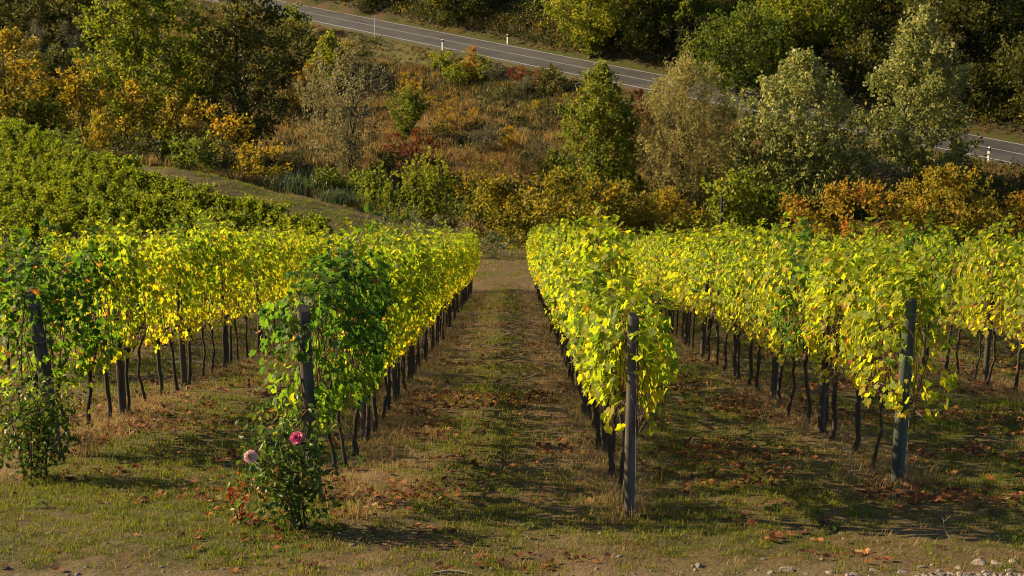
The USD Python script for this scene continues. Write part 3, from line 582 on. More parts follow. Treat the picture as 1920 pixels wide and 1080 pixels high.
TREES = [
    # left, beyond the neighbouring field
    ('lime', 'tall light green poplar cut by the top edge, upper left', 'tree', 278, -75, 106, 215, 0, 'poplar', dict(limbs=14, tint_add=-.08, more=.9)),
    ('dark', 'big dark green tree with visible dark trunk left of the hillside', 'tree', 462, -50, 108, 185, 2, 'broadleaf_tree', dict(limbs=12, more=.8, tint_add=.12)),
    ('yellow', 'yellow-leaved tree at the left edge above the field', 'tree', 30, 62, 101, 190, 3, 'walnut_tree', dict(limbs=10)),
    ('yellow', 'thin golden tree between the yellow tree and the tall poplar', 'tree', 160, 115, 103, 100, 4, 'walnut_tree', dict(more=.6)),
    ('yellow', 'broad yellow bushy tree below the tall light green poplar', 'tree', 245, 155, 99, 170, 5, 'walnut_tree', dict(tint_add=-.02)),
    ('yellow', 'sparse golden tree beside the dark trunk, above the rim', 'tree', 350, 180, 97, 130, 6, 'walnut_tree', dict(more=.7, tint_add=-.05)),
    ('yellow', 'small pale yellow tree below the big dark green tree', 'tree', 425, 205, 95, 90, 7, 'walnut_tree', dict(more=.6, tint_add=.08)),
    ('yellow', 'yellow shrub on the grassy rim left of the blue-green reeds', 'shrub', 485, 270, 88, 110, 8, 'yellow_shrub', dict(tint_add=.04)),
    ('green', 'low dark green bush under the broad yellow tree', 'shrub', 300, 255, 95, 130, 9, 'green_bush', dict(tint_add=-.2)),
    ('green', 'low dark bush at the left edge under the yellow tree', 'shrub', 70, 190, 99, 120, 10, 'green_bush', dict(tint_add=-.15)),
    # middle
    ('thin_willow', 'sparse silver-grey willow with bare forked limbs on the hillside', 'tree', 655, 100, 97, 190, 11, 'willow', dict(limbs=22)),
    ('green', 'bushy green shrub at the foot of the sparse willow', 'shrub', 605, 325, 87, 95, 12, 'green_bush', {}),
    ('spiky', 'small yellow-green shrub on the rim right of the sparse willow', 'shrub', 712, 352, 82, 80, 13, 'upright_shrub', dict(tint_add=-.1)),
    ('spiky', 'bright yellow-green upright shrub with spiky shoots behind the left row', 'shrub', 806, 300, 83, 125, 14, 'upright_shrub', dict(tint_add=.02, more=1.2)),
    ('yellow', 'thin yellow shrub between the upright shrub and the olive dome', 'shrub', 885, 318, 88, 80, 15, 'yellow_shrub', dict(more=.5, tint_add=-.1)),
    ('gold', 'olive-green bush left half of the big dome behind the aisle', 'shrub', 932, 342, 79, 140, 16, 'round_bush', dict(tint_add=-.05)),
    ('gold', 'large dark olive-green dome bush with golden top behind the middle row', 'shrub', 1070, 326, 78, 310, 17, 'round_bush', dict(tint_add=-.03)),
    ('gold', 'golden-green bush right of the large dome bush', 'shrub', 1245, 364, 78, 175, 18, 'round_bush', dict(tint_add=.14)),
    ('elm', 'bright green elm shaped like a cone below the road', 'tree', 1124, 122, 96, 148, 19, 'elm_tree', dict(limbs=10, more=1.1, tint_add=.10, shape='poplar')),
    ('willow', 'grey-green feathery willow right of the green elm', 'tree', 1276, 116, 93, 178, 20, 'willow', dict(limbs=10, more=1.0, shape='round', tint_add=.06)),
    # right
    ('poplar', 'broad silvery poplar with bright clumps right of the willow', 'tree', 1490, 105, 90, 250, 21, 'poplar', dict(limbs=14, more=.95)),
    ('poplar', 'tallest silvery poplar with pointed top, right of the broad poplar', 'tree', 1708, 18, 93, 195, 22, 'poplar', dict(limbs=14, shape='cone', more=.95)),
    ('lime', 'light green bush beside the utility pole', 'shrub', 1375, 318, 83, 120, 23, 'light_green_bush', dict(tint_add=-.08, shape='round')),
    ('green', 'dark green bush between the light bush and the orange bush', 'shrub', 1460, 355, 84, 120, 24, 'green_bush', dict(tint_add=-.15)),
    ('orange', 'orange-leaved bush behind the right vine rows', 'shrub', 1590, 352, 78, 240, 25, 'orange_bush', {}),
    ('gold', 'yellow bushy tree right of the orange bush', 'shrub', 1765, 322, 79, 220, 26, 'yellow_bush', dict(tint_add=.15)),
    ('olive', 'grey-green sapling between the two silvery poplars', 'shrub', 1650, 300, 86, 110, 27, 'willow_bush', dict(tint_add=.1)),
    ('dark', 'dark green bush below the road at the right edge', 'shrub', 1850, 335, 88, 120, 28, 'green_bush', {}),
    ('orange', 'rusty bush at the right edge behind the vines', 'shrub', 1905, 370, 80, 90, 29, 'orange_bush', dict(tint_add=.05)),
    ('dark', 'dark green shrub just below the road at right', 'shrub', 1775, 296, 95, 80, 30, 'green_bush', {}),
    # above the road
    ('green', 'green leaning tree behind the broad silvery poplar', 'tree', 1385, 15, 121, 180, 31, 'broadleaf_tree', dict(tint_add=-.05)),
    ('lime', 'yellow-green tree at the top edge right of the green leaning tree', 'tree', 1515, -50, 126, 210, 32, 'broadleaf_tree', dict(tint_add=-.02, more=1.2)),
    ('green', 'broad green tree at the top edge left of the tallest poplar', 'tree', 1630, -60, 130, 190, 33, 'broadleaf_tree', dict(tint_add=.25)),
    ('gold', 'yellow-orange shrub in the gap left of the tallest poplar', 'shrub', 1608, 80, 122, 100, 34, 'yellow_bush', dict(tint_add=.1)),
    ('lime', 'bright golden-green tree with ivy trunk above the road, top centre', 'tree', 1108, -48, 137, 180, 35, 'broadleaf_tree', dict(tint_add=.12, more=1.0, shape='vase')),
    ('lime', 'yellow-green tree at the top edge above the willow', 'tree', 1285, -50, 134, 130, 36, 'broadleaf_tree', dict(tint_add=-.15)),
    ('green', 'small green tree above the road, left of the golden-green tree', 'tree', 942, -15, 152, 62, 37, 'broadleaf_tree', {}),
    ('green', 'green bushy tree beside the small one above the road', 'tree', 1008, 5, 149, 75, 38, 'broadleaf_tree', {}),
    ('scrub', 'red-brown bush beside the road verge, top centre', 'shrub', 1060, 45, 143, 70, 39, 'brown_bush', dict(tint_add=.25)),
    ('green', 'dark green tree in the shade near the top right corner', 'tree', 1890, 60, 119, 130, 40, 'broadleaf_tree', dict(tint_add=-.2)),
    ('dark', 'dark tree above the road right of the tallest poplar', 'tree', 1815, 60, 121, 110, 41, 'broadleaf_tree', {}),
    ('green', 'green tree at the top edge behind the tallest poplar', 'tree', 1770, -60, 128, 170, 42, 'broadleaf_tree', {}),
    # hillside below the road
    ('dark', 'dark bush mass below the road beside the big dark tree', 'shrub', 555, 45, 140, 120, 50, 'green_bush', {}),
    ('lime', 'yellow-green bush under the road above the sparse willow', 'shrub', 622, 68, 136, 72, 51, 'light_green_bush', {}),
    ('orange', 'rust-orange shrub left of the sparse willow', 'shrub', 575, 125, 130, 65, 52, 'orange_bush', {}),
    ('elm', 'small green acacia sapling on the hillside right of the willow', 'tree', 763, 172, 119, 75, 53, 'acacia_sapling', dict(shape='vase')),
    ('crimson', 'bright red shrub at the foot of the acacia sapling', 'shrub', 792, 240, 116, 42, 54, 'red_shrub', dict(tint_add=.3)),
    ('crimson', 'dark red shrub left of the acacia sapling foot', 'shrub', 742, 252, 114, 50, 55, 'red_shrub', {}),
    ('crimson', 'maroon low shrub below the acacia sapling', 'shrub', 770, 272, 112, 80, 56, 'red_shrub', dict(tint_add=-.15)),
    ('dark', 'dark rounded bush in front of the maroon shrubs', 'shrub', 732, 292, 107, 60, 57, 'green_bush', {}),
    ('olive', 'grey-green bush in the middle of the brown hillside', 'shrub', 915, 238, 114, 66, 58, 'willow_bush', {}),
    ('scrub', 'brown thorn bush right of the middle of the hillside', 'shrub', 1018, 205, 118, 62, 59, 'brown_bush', {}),
    ('lime', 'yellow-green shrub below the middle marker post', 'shrub', 863, 122, 132, 56, 60, 'light_green_bush', {}),
    ('lime', 'small upright lime shrub directly under the near marker post', 'shrub', 815, 105, 136, 24, 61, 'light_green_bush', dict(shape='vase')),
    ('lime', 'second small upright shrub under the near marker post', 'shrub', 836, 100, 135, 30, 62, 'light_green_bush', dict(shape='vase')),
    ('orange', 'rusty shrub with green tip at the lower road edge', 'shrub', 886, 92, 132, 34, 63, 'orange_bush', dict(tint_add=.2)),
    ('lime', 'narrow green shrub beside the rusty one at the road edge', 'shrub', 905, 102, 131, 26, 64, 'light_green_bush', dict(shape='vase')),
    ('olive', 'grey-green feathery bush at the lower road edge', 'shrub', 930, 120, 130, 48, 65, 'willow_bush', dict(tint_add=.1)),
    ('crimson', 'orange-red low shrub at the road edge, centre', 'shrub', 972, 128, 128, 52, 66, 'red_shrub', dict(tint_add=.35)),
    ('olive', 'pale grey-green shrub under the red road-edge shrubs', 'shrub', 985, 148, 126, 44, 67, 'willow_bush', dict(tint_add=.2)),
    ('dark', 'dark green round bush at the road edge left of the elm', 'shrub', 1036, 132, 125, 60, 68, 'green_bush', dict(tint_add=.15)),
    ('crimson', 'red-tipped shrub beside the dark round road-edge bush', 'shrub', 1012, 128, 126, 34, 69, 'red_shrub', dict(tint_add=.3)),
    ('crimson', 'dark red bush in the gap between elm and willow', 'shrub', 1197, 172, 117, 52, 70, 'red_shrub', {}),
    ('fern', 'yellow fern-leaved shrub high on the hillside, left', 'shrub', 768, 133, 131, 62, 71, 'sumac_shrub', {}),
    ('fern', 'yellow fern-leaved shrub below the high one', 'shrub', 790, 160, 127, 60, 72, 'sumac_shrub', dict(tint_add=-.1)),
    ('fern', 'bright yellow low shrub in the middle of the slope', 'shrub', 843, 178, 125, 40, 73, 'sumac_shrub', dict(tint_add=.05)),
    ('fern', 'bright yellow shrub just below the other bright one', 'shrub', 838, 200, 122, 46, 74, 'sumac_shrub', {}),
    ('fern', 'bright golden patch of shrub right of the acacia sapling', 'shrub', 853, 215, 120, 30, 75, 'sumac_shrub', dict(tint_add=.1)),
    ('fern', 'small yellow shrub left of the grey-green hillside bush', 'shrub', 887, 206, 121, 36, 76, 'sumac_shrub', {}),
    ('fern', 'wide pale yellow low shrub above the brown thorn bush', 'shrub', 1010, 190, 121, 70, 77, 'sumac_shrub', dict(tint_add=-.05)),
    ('orange', 'golden-brown shrub right of the grey-green hillside bush', 'shrub', 955, 235, 115, 38, 78, 'orange_bush', {}),
    ('lime', 'spreading green shrub left of the elm foot', 'shrub', 1045, 285, 103, 62, 79, 'light_green_bush', dict(tint_add=-.15)),
    ('scrub', 'dark scrubby bush low on the hillside, centre', 'shrub', 985, 290, 108, 60, 80, 'brown_bush', dict(tint_add=-.1)),
    ('olive', 'dusty grey bush low on the hillside left of the elm', 'shrub', 1010, 262, 110, 50, 81, 'willow_bush', dict(tint_add=-.1)),
    ('crimson', 'dark maroon shrub right of the acacia sapling foot', 'shrub', 818, 275, 112, 54, 82, 'red_shrub', dict(tint_add=-.2)),
    ('olive', 'grey olive bush in the dark slope at upper left', 'shrub', 76, 42, 140, 52, 83, 'olive_bush', dict(tint_add=.1)),
    ('olive', 'second grey olive bush in the dark slope at upper left', 'shrub', 133, 47, 139, 50, 84, 'olive_bush', {}),
    ('dark', 'dark bush below the two olive bushes at upper left', 'shrub', 110, 90, 130, 120, 85, 'green_bush', dict(tint_add=-.1)),
    ('dark', 'dark bushy tree in the top left corner', 'tree', 20, -25, 152, 150, 86, 'broadleaf_tree', {}),
    ('dark', 'dark bushy tree left of the tall light green poplar', 'tree', 150, -25, 154, 130, 87, 'broadleaf_tree', {}),
    ('dark', 'dark shrub behind the tall light green poplar', 'shrub', 215, 85, 128, 110, 88, 'green_bush', {}),
    ('orange', 'rusty orange shrub between the poplar and the big dark tree', 'shrub', 352, 118, 120, 60, 89, 'orange_bush', {}),
    ('dark', 'dark shrub behind the trunk of the big dark tree', 'shrub', 400, 60, 132, 110, 90, 'green_bush', {}),
    ('green', 'green shrub at the road edge right of the big dark tree', 'shrub', 553, 15, 150, 55, 91, 'green_bush', dict(tint_add=.1)),
    # pale weeds and brush at the end of the aisle and on the rim
    ('weed', 'pale grey-green leafy weed on the rim behind the left row', 'weed', 712, 412, 71, 75, 92, 'leafy_weed', {}),
    ('weed', 'pale leafy weed clump right of the first on the rim', 'weed', 775, 402, 73, 70, 93, 'leafy_weed', {}),
    ('weed', 'grey-green leafy weed below the upright spiky shrub', 'weed', 832, 410, 73, 80, 94, 'leafy_weed', {}),
    ('weed', 'grey-green leafy weed clump at the end of the aisle', 'weed', 912, 442, 69, 95, 95, 'leafy_weed', {}),
    ('weed', 'small pale weed beside the end of the left row', 'weed', 862, 440, 68, 60, 96, 'leafy_weed', {}),
    ('green', 'low shadowed bush between the weeds and the upright shrub', 'shrub', 745, 392, 78, 90, 97, 'green_bush', dict(tint_add=-.1)),
]
for kind, label, cat, px, top, D, width, seed, name, kw in TREES:
    tree(kind, label, cat, px, top, D, width, 1000 + seed, name, **kw)
# the shaded wood on the slope above the road
wood_src = []
for i, (kind, H, W) in enumerate([('dark', 8, 7), ('dark', 10, 7.5), ('green', 8, 6), ('dark', 7, 7), ('scrub', 3.9, 4.5), ('scrub', 3.2, 4), ('dark', 3.8, 4.5)]):
    P = proto('wood_tree_kind'); grow(P, kind, H, W, 2000 + i, 6, .75, 0.0); wood_src.append((P, H))
wr = np.random.default_rng(33)
MARKS = [(60, 'yellow-leaved tree'), (278, 'tall light green poplar'), (462, 'big dark green tree'), (655, 'sparse silver-grey willow'), (806, 'upright spiky shrub'), (940, 'small green roadside tree'), (1065, 'large dome bush'), (1124, 'bright green elm'), (1278, 'feathery willow'), (1385, 'light green bush'), (1490, 'broad silvery poplar'), (1600, 'orange-leaved bush'), (1715, 'tallest silvery poplar'), (1850, 'right edge bushes')]
def mark(px): return min(MARKS, key=lambda m: abs(m[0] - px))[1]
for off, step, big in ((6.8, 2.3, 0), (10, 2.9, 0), (14, 3.4, 0), (17, 5.0, 1), (26, 6.0, 1), (38, 7.0, 1), (52, 8.0, 1)):
    for q in np.arange(2, rs[-1], step):
        k = min(len(road) - 1, int((q + wr.uniform(-1.3, 1.3)) / 1.5))
        P = road[k] + rn[k] * (off + wr.uniform(-1.5, 1.5))
        x, y = P[:2]; z = Z(x, y); px, py, D = to_pixel(np.array([x, y, z + 2]))
        if not (-60 < px < 1980) or py < -60 or D < 40: continue
        if 1835 < px < 1905 and 60 < py < 130: continue
        if (abs(px - 1110) < 80 or 905 < px < 1045) and off < 20: continue
        if 1240 < px < 1720 and 9 < off < 27: continue
        i = wr.choice([0, 1, 2, 3]) if big else wr.choice([4, 5, 6, 6, 3])
        src, H = wood_src[i]
        small = H < 4
        side = 'left of the golden-green tree' if px < 1000 else 'behind the silvery poplars' if px > 1330 else 'near the golden-green tree'
        copy(src, 'wood_shrub' if small else 'wood_tree', (f'dark scrub shrub on the bank above the road, over the {mark(px)}' if small else f'dark tree in the shaded wood above the road, over the {mark(px)}'),
             'shrub' if small else 'tree', (x, y, z - .1), rz=wr.uniform(0, 6.28), group='shrubs on the bank above the road' if small else 'trees of the shaded wood above the road', scale=wr.uniform(.8, 1.2, 3))
# scattered low bushes in the gully and at the foot of the trees
low_src = []
for i, kind in enumerate(['scrub', 'dark', 'gold', 'olive', 'scrub', 'green']):
    P = proto('low_bush_kind'); grow(P, kind, 2.2, 2.8, 2100 + i, 2, .9); low_src.append(P)
for i in range(70):
    px = wr.uniform(-30, 1950); D = wr.uniform(84, 100)
    if 560 < px < 1050 and D > 92 or px > 1735 and D > 87: continue
    g = ground_at(px, D)
    copy(low_src[wr.integers(6)], 'low_bush', f'low shaded bush at the foot of the {mark(px)}', 'shrub', g - [0, 0, .1], rz=wr.uniform(0, 6.28), group='low bushes in the gully', scale=wr.uniform(.7, 1.35, 3))

for i in range(26):
    k = int(wr.uniform(.30, .62) * len(road)); P = road[k] + rn[k] * -wr.uniform(6.0, 10.5); px = to_pixel(P)[0]
    copy(low_src[wr.choice([0, 1, 3, 5])], 'low_bush', f'low bush on the slope just under the road, over the {mark(px)}', 'shrub', (P[0], P[1], Z(P[0], P[1]) - .1), rz=wr.uniform(0, 6.28), group='low bushes under the road', scale=wr.uniform(.35, .7, 3))

# ------------------------------------------------------------------ the neighbouring vineyard behind the left rows
def field_vine(seed):
    P = proto('bushy_vine_kind'); rng = np.random.default_rng(seed)
    q = np.column_stack([np.cumsum(rng.normal(0, .02, 6)), np.cumsum(rng.normal(0, .02, 6)), np.linspace(-.1, 1.0, 6)])
    put('trunk', tube(q, np.linspace(.035, .02, 6), 5), 'vine_bark', P, True)
    n, per = 64, 26
    c = np.column_stack([rng.uniform(-.60, .60, n), rng.normal(0, .19, n), .62 + 1.42 * rng.beta(1.3, 1.1, n)])
    p_ = (c[:, None] + rng.normal(0, .085, (n, per, 3))).reshape(-1, 3)
    sz = rng.uniform(.08, .14, n * per)
    v, f = leaves(p_, rng.normal(0, .8, (n * per, 3)) + [0, 0, .5], rng.normal(0, 1, (n * per, 3)), sz, sz * .9)
    t = np.repeat(rng.normal(.42, .13, n), per) + rng.normal(0, .12, n * per)
    put('foliage', (v, f), 'field_vine_leaf', P, False, np.repeat(np.clip(t, .02, .98), 4))
    return P
fsrc = [field_vine(2300 + i) for i in range(7)]
RIM_D, RIM_PX = [70, 72, 74.5, 78, 81, 85, 91, 97], [720, 640, 560, 450, 330, 210, 0, -300]
fr = np.random.default_rng(44)
rimA, rimB = pt(210, 277, 84.5)[:2], pt(720, 445, 70)[:2]
rt2 = unit(rimB - rimA); rn2 = np.array([rt2[1], -rt2[0]])
if rn2[1] > 0: rn2 = -rn2                                    # from the rim towards the viewer
for k, off in enumerate(np.arange(6.6, 36, 2.5)):
    n = 0
    for q in np.arange(27.0, -70, -1.0):
        P = rimA + rt2 * (q + fr.normal(0, .06)) + rn2 * (off - 3.0 * smooth01((18 - q) / 34) + fr.normal(0, .08)); z = Z(P[0], P[1]); px, py, D = to_pixel(np.array([P[0], P[1], z + 1.2]))
        if not (-60 < px < 630) or D < 62.5 or py > 560: continue
        n += 1
        copy(fsrc[fr.integers(7)], 'bushy_vine', (f'{ORD[n - 1]} bushy vine from the right end, {ORD[k]} row below the grassy rim' if n <= 20 else f'bushy vine at the left picture edge, {ORD[k]} row below the grassy rim'), 'grapevine',
             (P[0], P[1], z), rz=math.atan2(rt2[1], rt2[0]) + math.pi * fr.integers(2) + fr.normal(0, .12), group='bushy green vines of the neighbouring field', scale=fr.uniform(.92, 1.08, 3))

# ------------------------------------------------------------------ grass, thatch, scrub and fallen leaves
def blades(rng, n, h, spread_, lean=.5, w=.004):
    b = np.column_stack([rng.normal(0, spread_, (n, 2)), np.full(n, -.01)]); a = rng.uniform(0, 2 * np.pi, n); d = np.column_stack([np.cos(a), np.sin(a), 0 * a])
    s_ = np.column_stack([-np.sin(a), np.cos(a), 0 * a]); hh = (h * rng.uniform(.45, 1.2, n))[:, None]; le = (rng.uniform(.1, 1.2, n) * lean)[:, None]
    m = b + [0, 0, 1] * hh * .6 + d * hh * le * .35; t = b + [0, 0, 1] * hh * (1 - .25 * le) + d * hh * le
    v = np.stack([b - s_ * w, b + s_ * w, m + s_ * w * .8, m - s_ * w * .8, t], 1).reshape(-1, 3); k = np.arange(n)[:, None] * 5
    return v, np.concatenate([k + [[0, 1, 2]], k + [[0, 2, 3]], k + [[3, 2, 4]]], 1).reshape(-1, 3)
def instancer(name, label, cat, protos, P, which, rz, sc, tilt=None):
    pi = UsdGeom.PointInstancer.Define(stage, fresh(name)); path = str(pi.GetPath())
    tag(pi.GetPrim(), label, cat, None, 'stuff')
    for pn, mesh, mat, tint in protos:
        m = usdkit.mesh(stage, f'{path}/{pn}', mesh, M[mat]); primvar(m, 'tint', tint); pi.GetPrototypesRel().AddTarget(m.GetPath())
    n = len(P)
    pi.CreatePositionsAttr(Vt.Vec3fArray.FromNumpy(np.asarray(P, np.float32))); pi.CreateProtoIndicesAttr(Vt.IntArray.FromNumpy(np.asarray(which, np.int32)))
    pi.CreateScalesAttr(Vt.Vec3fArray.FromNumpy(np.repeat(np.asarray(sc, np.float32)[:, None], 3, 1)))
    c, s_ = np.cos(rz / 2), np.sin(rz / 2)
    if tilt is None: q = np.stack([c, 0 * s_, 0 * s_, s_], 1)
    else:
        tc, ts = np.cos(tilt / 2), np.sin(tilt / 2)
        q = np.stack([c * tc, c * ts, s_ * ts, s_ * tc], 1)
    pi.CreateOrientationsAttr(Vt.QuathArray([Gf.Quath(*map(float, r)) for r in q]))
    return pi
gr = np.random.default_rng(55)
def scatter(x0, x1, y0, y1, per):
    n = int((x1 - x0) * (y1 - y0) * per); p = np.column_stack([gr.uniform(x0, x1, n), gr.uniform(y0, y1, n)])
    k = np.abs(p[:, 0]) < (p[:, 1] * 1.04) * 0.36 + 1.2
    return p[k]
pts, scs = [], []
for y0, y1, per, sc in ((8.2, 12.5, 190, .85), (12.5, 17, 120, .95), (17, 24, 60, 1.15), (24, 36, 20, 1.5), (36, 60, 12, 1.9), (60, 92, 9, 2.3)):
    p = scatter(-.4 * y1, .4 * y1, y0, y1, per); pts.append(p); scs.append(np.full(len(p), sc))
pts, scs = np.vstack(pts), np.concatenate(scs)
tu, dr, st, wd = zones(pts[:, 0], pts[:, 1])
patch = meshkit.fbm(np.column_stack([pts * .8, 0 * pts[:, 0]]), 3, 61)
g_p = np.clip(tu * 1.3 + 1.5 * (patch - .5), 0, 1) * (1 - st); d_p = np.clip(dr * .62, 0, 1) * (1 - st)
r_ = gr.random(len(pts)); is_g = r_ < g_p * .8; is_d = ~is_g & (r_ < g_p * .8 + d_p * .8)
keep = is_g | is_d; pts, scs, is_d = pts[keep], scs[keep], is_d[keep]
PP = np.column_stack([pts, Z(pts[:, 0], pts[:, 1])])
gp = []
for i in range(4):
    v, f = blades(gr, 26, .055, .045, .9, .0028); gp.append((f'tuft_{i}', (v, f), 'green_grass', np.repeat(gr.uniform(.15, .85, 26), 5)))
for i in range(3):
    v, f = blades(gr, 22, .06, .05, 1.4, .0024); gp.append((f'dry_tuft_{i}', (v, f), 'dry_grass', np.repeat(gr.uniform(.1, .95, 22), 5)))
which = np.where(is_d, 4 + gr.integers(0, 3, len(pts)), gr.integers(0, 4, len(pts)))
instancer('grass', 'short green and straw-coloured grass between and under the vine rows', 'grass', gp, PP, which, gr.uniform(0, 6.28, len(pts)), scs * gr.uniform(.7, 1.3, len(pts)))
# taller dry grass along the feet of the rows
rp = []
for rname, x in ROWS.items():
    y = gr.uniform(NEAR[rname] - .2, 40, 1000); y = y[gr.random(len(y)) < np.clip(16 / y, .15, 1)]
    rp.append(np.column_stack([x + gr.normal(0, .22, len(y)), y]))
rp = np.vstack(rp); rp = rp[meshkit.fbm(np.column_stack([rp * .9, 0 * rp[:, 0]]), 2, 71) > .42]
sp = []
for i in range(4):
    v, f = blades(gr, 20, .14, .07, 1.1, .0020); sp.append((f'straw_{i}', (v, f), 'dry_grass', np.repeat(gr.uniform(.15, .95, 20), 5)))
instancer('row_straw', 'dry pale grass standing along the feet of the vine rows', 'dry grass', sp, np.column_stack([rp, Z(rp[:, 0], rp[:, 1])]), gr.integers(0, 4, len(rp)), gr.uniform(0, 6.28, len(rp)), gr.uniform(.5, 1.15, len(rp)))
# long grass of the hillside
hp = np.column_stack([gr.uniform(-62, 62, 95000), gr.uniform(78, 190, 95000)])
hz = Z(hp[:, 0], hp[:, 1]); hpx, hpy, hD = to_pixel(np.column_stack([hp, hz])); hd, _ = road_dist(hp[:, 0], hp[:, 1])
big = meshkit.fbm(np.column_stack([hp * .12, 0 * hp[:, 0]]), 3, 81); big2 = meshkit.fbm(np.column_stack([hp * .4, 0 * hp[:, 0]]), 2, 83)
keep = (hpx > -40) & (hpx < 1960) & (hpy > -40) & ((hd < -4.6) | ((hd > 4.6) & (hd < 8))) & (hD > 83) & (gr.random(len(hp)) < np.clip(.62 + 1.3 * (big2 - .5) + .5 * (np.abs(hd) < 12), .06, 1))
hp, hz, big, hpx, hd = hp[keep], hz[keep], big[keep], hpx[keep], hd[keep]
tp = []
for i in range(4):
    v, f = blades(gr, 30, .62, .24, .8, .020); tp.append((f'long_tuft_{i}', (v, f), 'hill_grass', np.repeat(np.clip(gr.normal(.32 + .13 * i, .16, 30), .02, .98), 5)))
for i in range(2):
    v, f = blades(gr, 30, .42, .22, .8, .022); tp.append((f'olive_tuft_{i}', (v, f), 'scrub_leaf', np.repeat(np.clip(gr.normal(.55, .2, 30), .02, .98), 5)))
which = np.where((gr.random(len(hp)) < np.clip(.14 + 2.0 * (big - .5) + .6 * (hpx < 480) + .6 * (np.abs(hd) < 11), 0, .95)), 4 + gr.integers(0, 2, len(hp)), np.clip((big * 8 - 2 + gr.normal(0, .8, len(hp))).astype(int), 0, 3))
instancer('hill_grass', 'tall brown and tan dry grass covering the hillside below the road', 'dry grass', tp, np.column_stack([hp, hz]), which, gr.uniform(0, 6.28, len(hp)), gr.uniform(.55, 1.25, len(hp)) * np.where(np.abs(hd) < 6.5, .5, 1))
# undergrowth among the trees
up_ = np.column_stack([gr.uniform(-62, 62, 16000), gr.uniform(80, 215, 16000)])
kk = gr.integers(0, len(road), 9000); up_ = np.vstack([up_, (road[kk] + rn[kk] * gr.uniform(5.6, 22, 9000)[:, None])[:, :2] + gr.normal(0, .8, (9000, 2))])
uz = Z(up_[:, 0], up_[:, 1]); upx, upy, uD = to_pixel(np.column_stack([up_, uz])); ud, _ = road_dist(up_[:, 0], up_[:, 1])
wd = zones(up_[:, 0], up_[:, 1])[3]
keep = (upx > -60) & (upx < 1980) & (upy > -60) & (np.abs(ud) > 5.4) & (gr.random(len(up_)) < wd * .9 + .05) & (uD > 84)
up_, uz = up_[keep], uz[keep]
us = []
for i in range(4):
    n = 70; c = np.column_stack([gr.normal(0, .38, (n, 2)), np.abs(gr.normal(.3, .22, n))]); sz = gr.uniform(.12, .22, n)
    v, f = leaves(c, gr.normal(0, .8, (n, 3)) + [0, 0, .5], gr.normal(0, 1, (n, 3)), sz, sz * .75); us.append((f'scrub_{i}', (v, f), ('scrub_leaf', 'dark_leaf', 'scrub_leaf', 'gold_green_leaf')[i], np.repeat(np.clip(gr.normal(.45, .2, n), .02, .98), 4)))
instancer('undergrowth', 'dark leafy undergrowth on the floor of the wood and gully', 'undergrowth', us, np.column_stack([up_, uz]), gr.choice([0, 1, 1, 2, 3], len(up_)), gr.uniform(0, 6.28, len(up_)), gr.uniform(.7, 1.6, len(up_)))
# fallen leaves
def curled(rng, r):
    v = vine_leaf(rng, r); k = rng.uniform(2.0, 7.0); v[:, 2] += k * v[:, 1] ** 2 * rng.choice([1, 1, .4]) + rng.uniform(-2, 3) * v[:, 0] ** 2; v[:, 2] -= v[:, 2].min() - .004
    return v
lp = []
for y0, y1, per in ((9.0, 14, 170), (14, 20, 130), (20, 30, 75), (30, 56, 32)):
    lp.append(scatter(-.4 * y1, .4 * y1, y0, y1, per))
lp = np.vstack(lp); cl = meshkit.fbm(np.column_stack([lp * [.9, .7], 0 * lp[:, 0]]), 4, 91)
lp = lp[(gr.random(len(lp)) < np.clip((cl - .47) * 5.5, .045, .9)) & ((lp[:, 1] > 11.3) | (gr.random(len(lp)) < .25))]
lp = lp[np.argsort(lp[:, 1])]
lz = Z(lp[:, 0], lp[:, 1])
take = np.zeros(len(lp), bool); ppx, ppy, _ = to_pixel(np.column_stack([lp, lz])); inside = (ppx > 5) & (ppx < 1915) & (ppy < 1075) & (ppy > 0)
take[np.flatnonzero(inside)[:600:2]] = True
for i in np.flatnonzero(take):
    v = curled(gr, gr.uniform(.028, .052)); a = gr.uniform(0, 6.28); R = np.array([[math.cos(a), -math.sin(a), 0], [math.sin(a), math.cos(a), 0], [0, 0, 1]])
    t = gr.random() ** 1.1
    col = 'dark brown' if t < .3 else 'rust-red' if t < .62 else 'orange-brown' if t < .85 else 'pale tan'
    x = lp[i, 0]
    where = ('in the aisle left of the pink rose' if -4.7 < x < -1.5 else 'at the far left beside the leaning post' if x <= -4.7 else 'in the central aisle' if x < .93 else 'in the aisle between slim and thick posts' if x < 3.44 else 'right of the thick green post')
    m = put('fallen_leaf', (v @ R.T + [x, lp[i, 1], lz[i] + .012], LEAF_F), 'fallen_leaf', '/World', False, np.full(13, np.clip(t, .02, .98)))
    tag(m, f'curled {col} leaf fallen on the grass {where}', 'fallen leaf', f'{col} fallen leaves {where}')
rest = ~take
fl = [(f'litter_{i}', (curled(gr, .042), LEAF_F), 'fallen_leaf', np.full(13, t)) for i, t in enumerate((.04, .14, .22, .32, .40, .50, .62, .86))]
n = rest.sum()
instancer('leaf_litter', 'rust-brown fallen vine leaves scattered over the aisles', 'leaf litter', fl, np.column_stack([lp[rest], lz[rest] + .012]), gr.integers(0, 8, n), gr.uniform(0, 6.28, n), gr.uniform(.7, 1.3, n), gr.normal(0, .3, n))

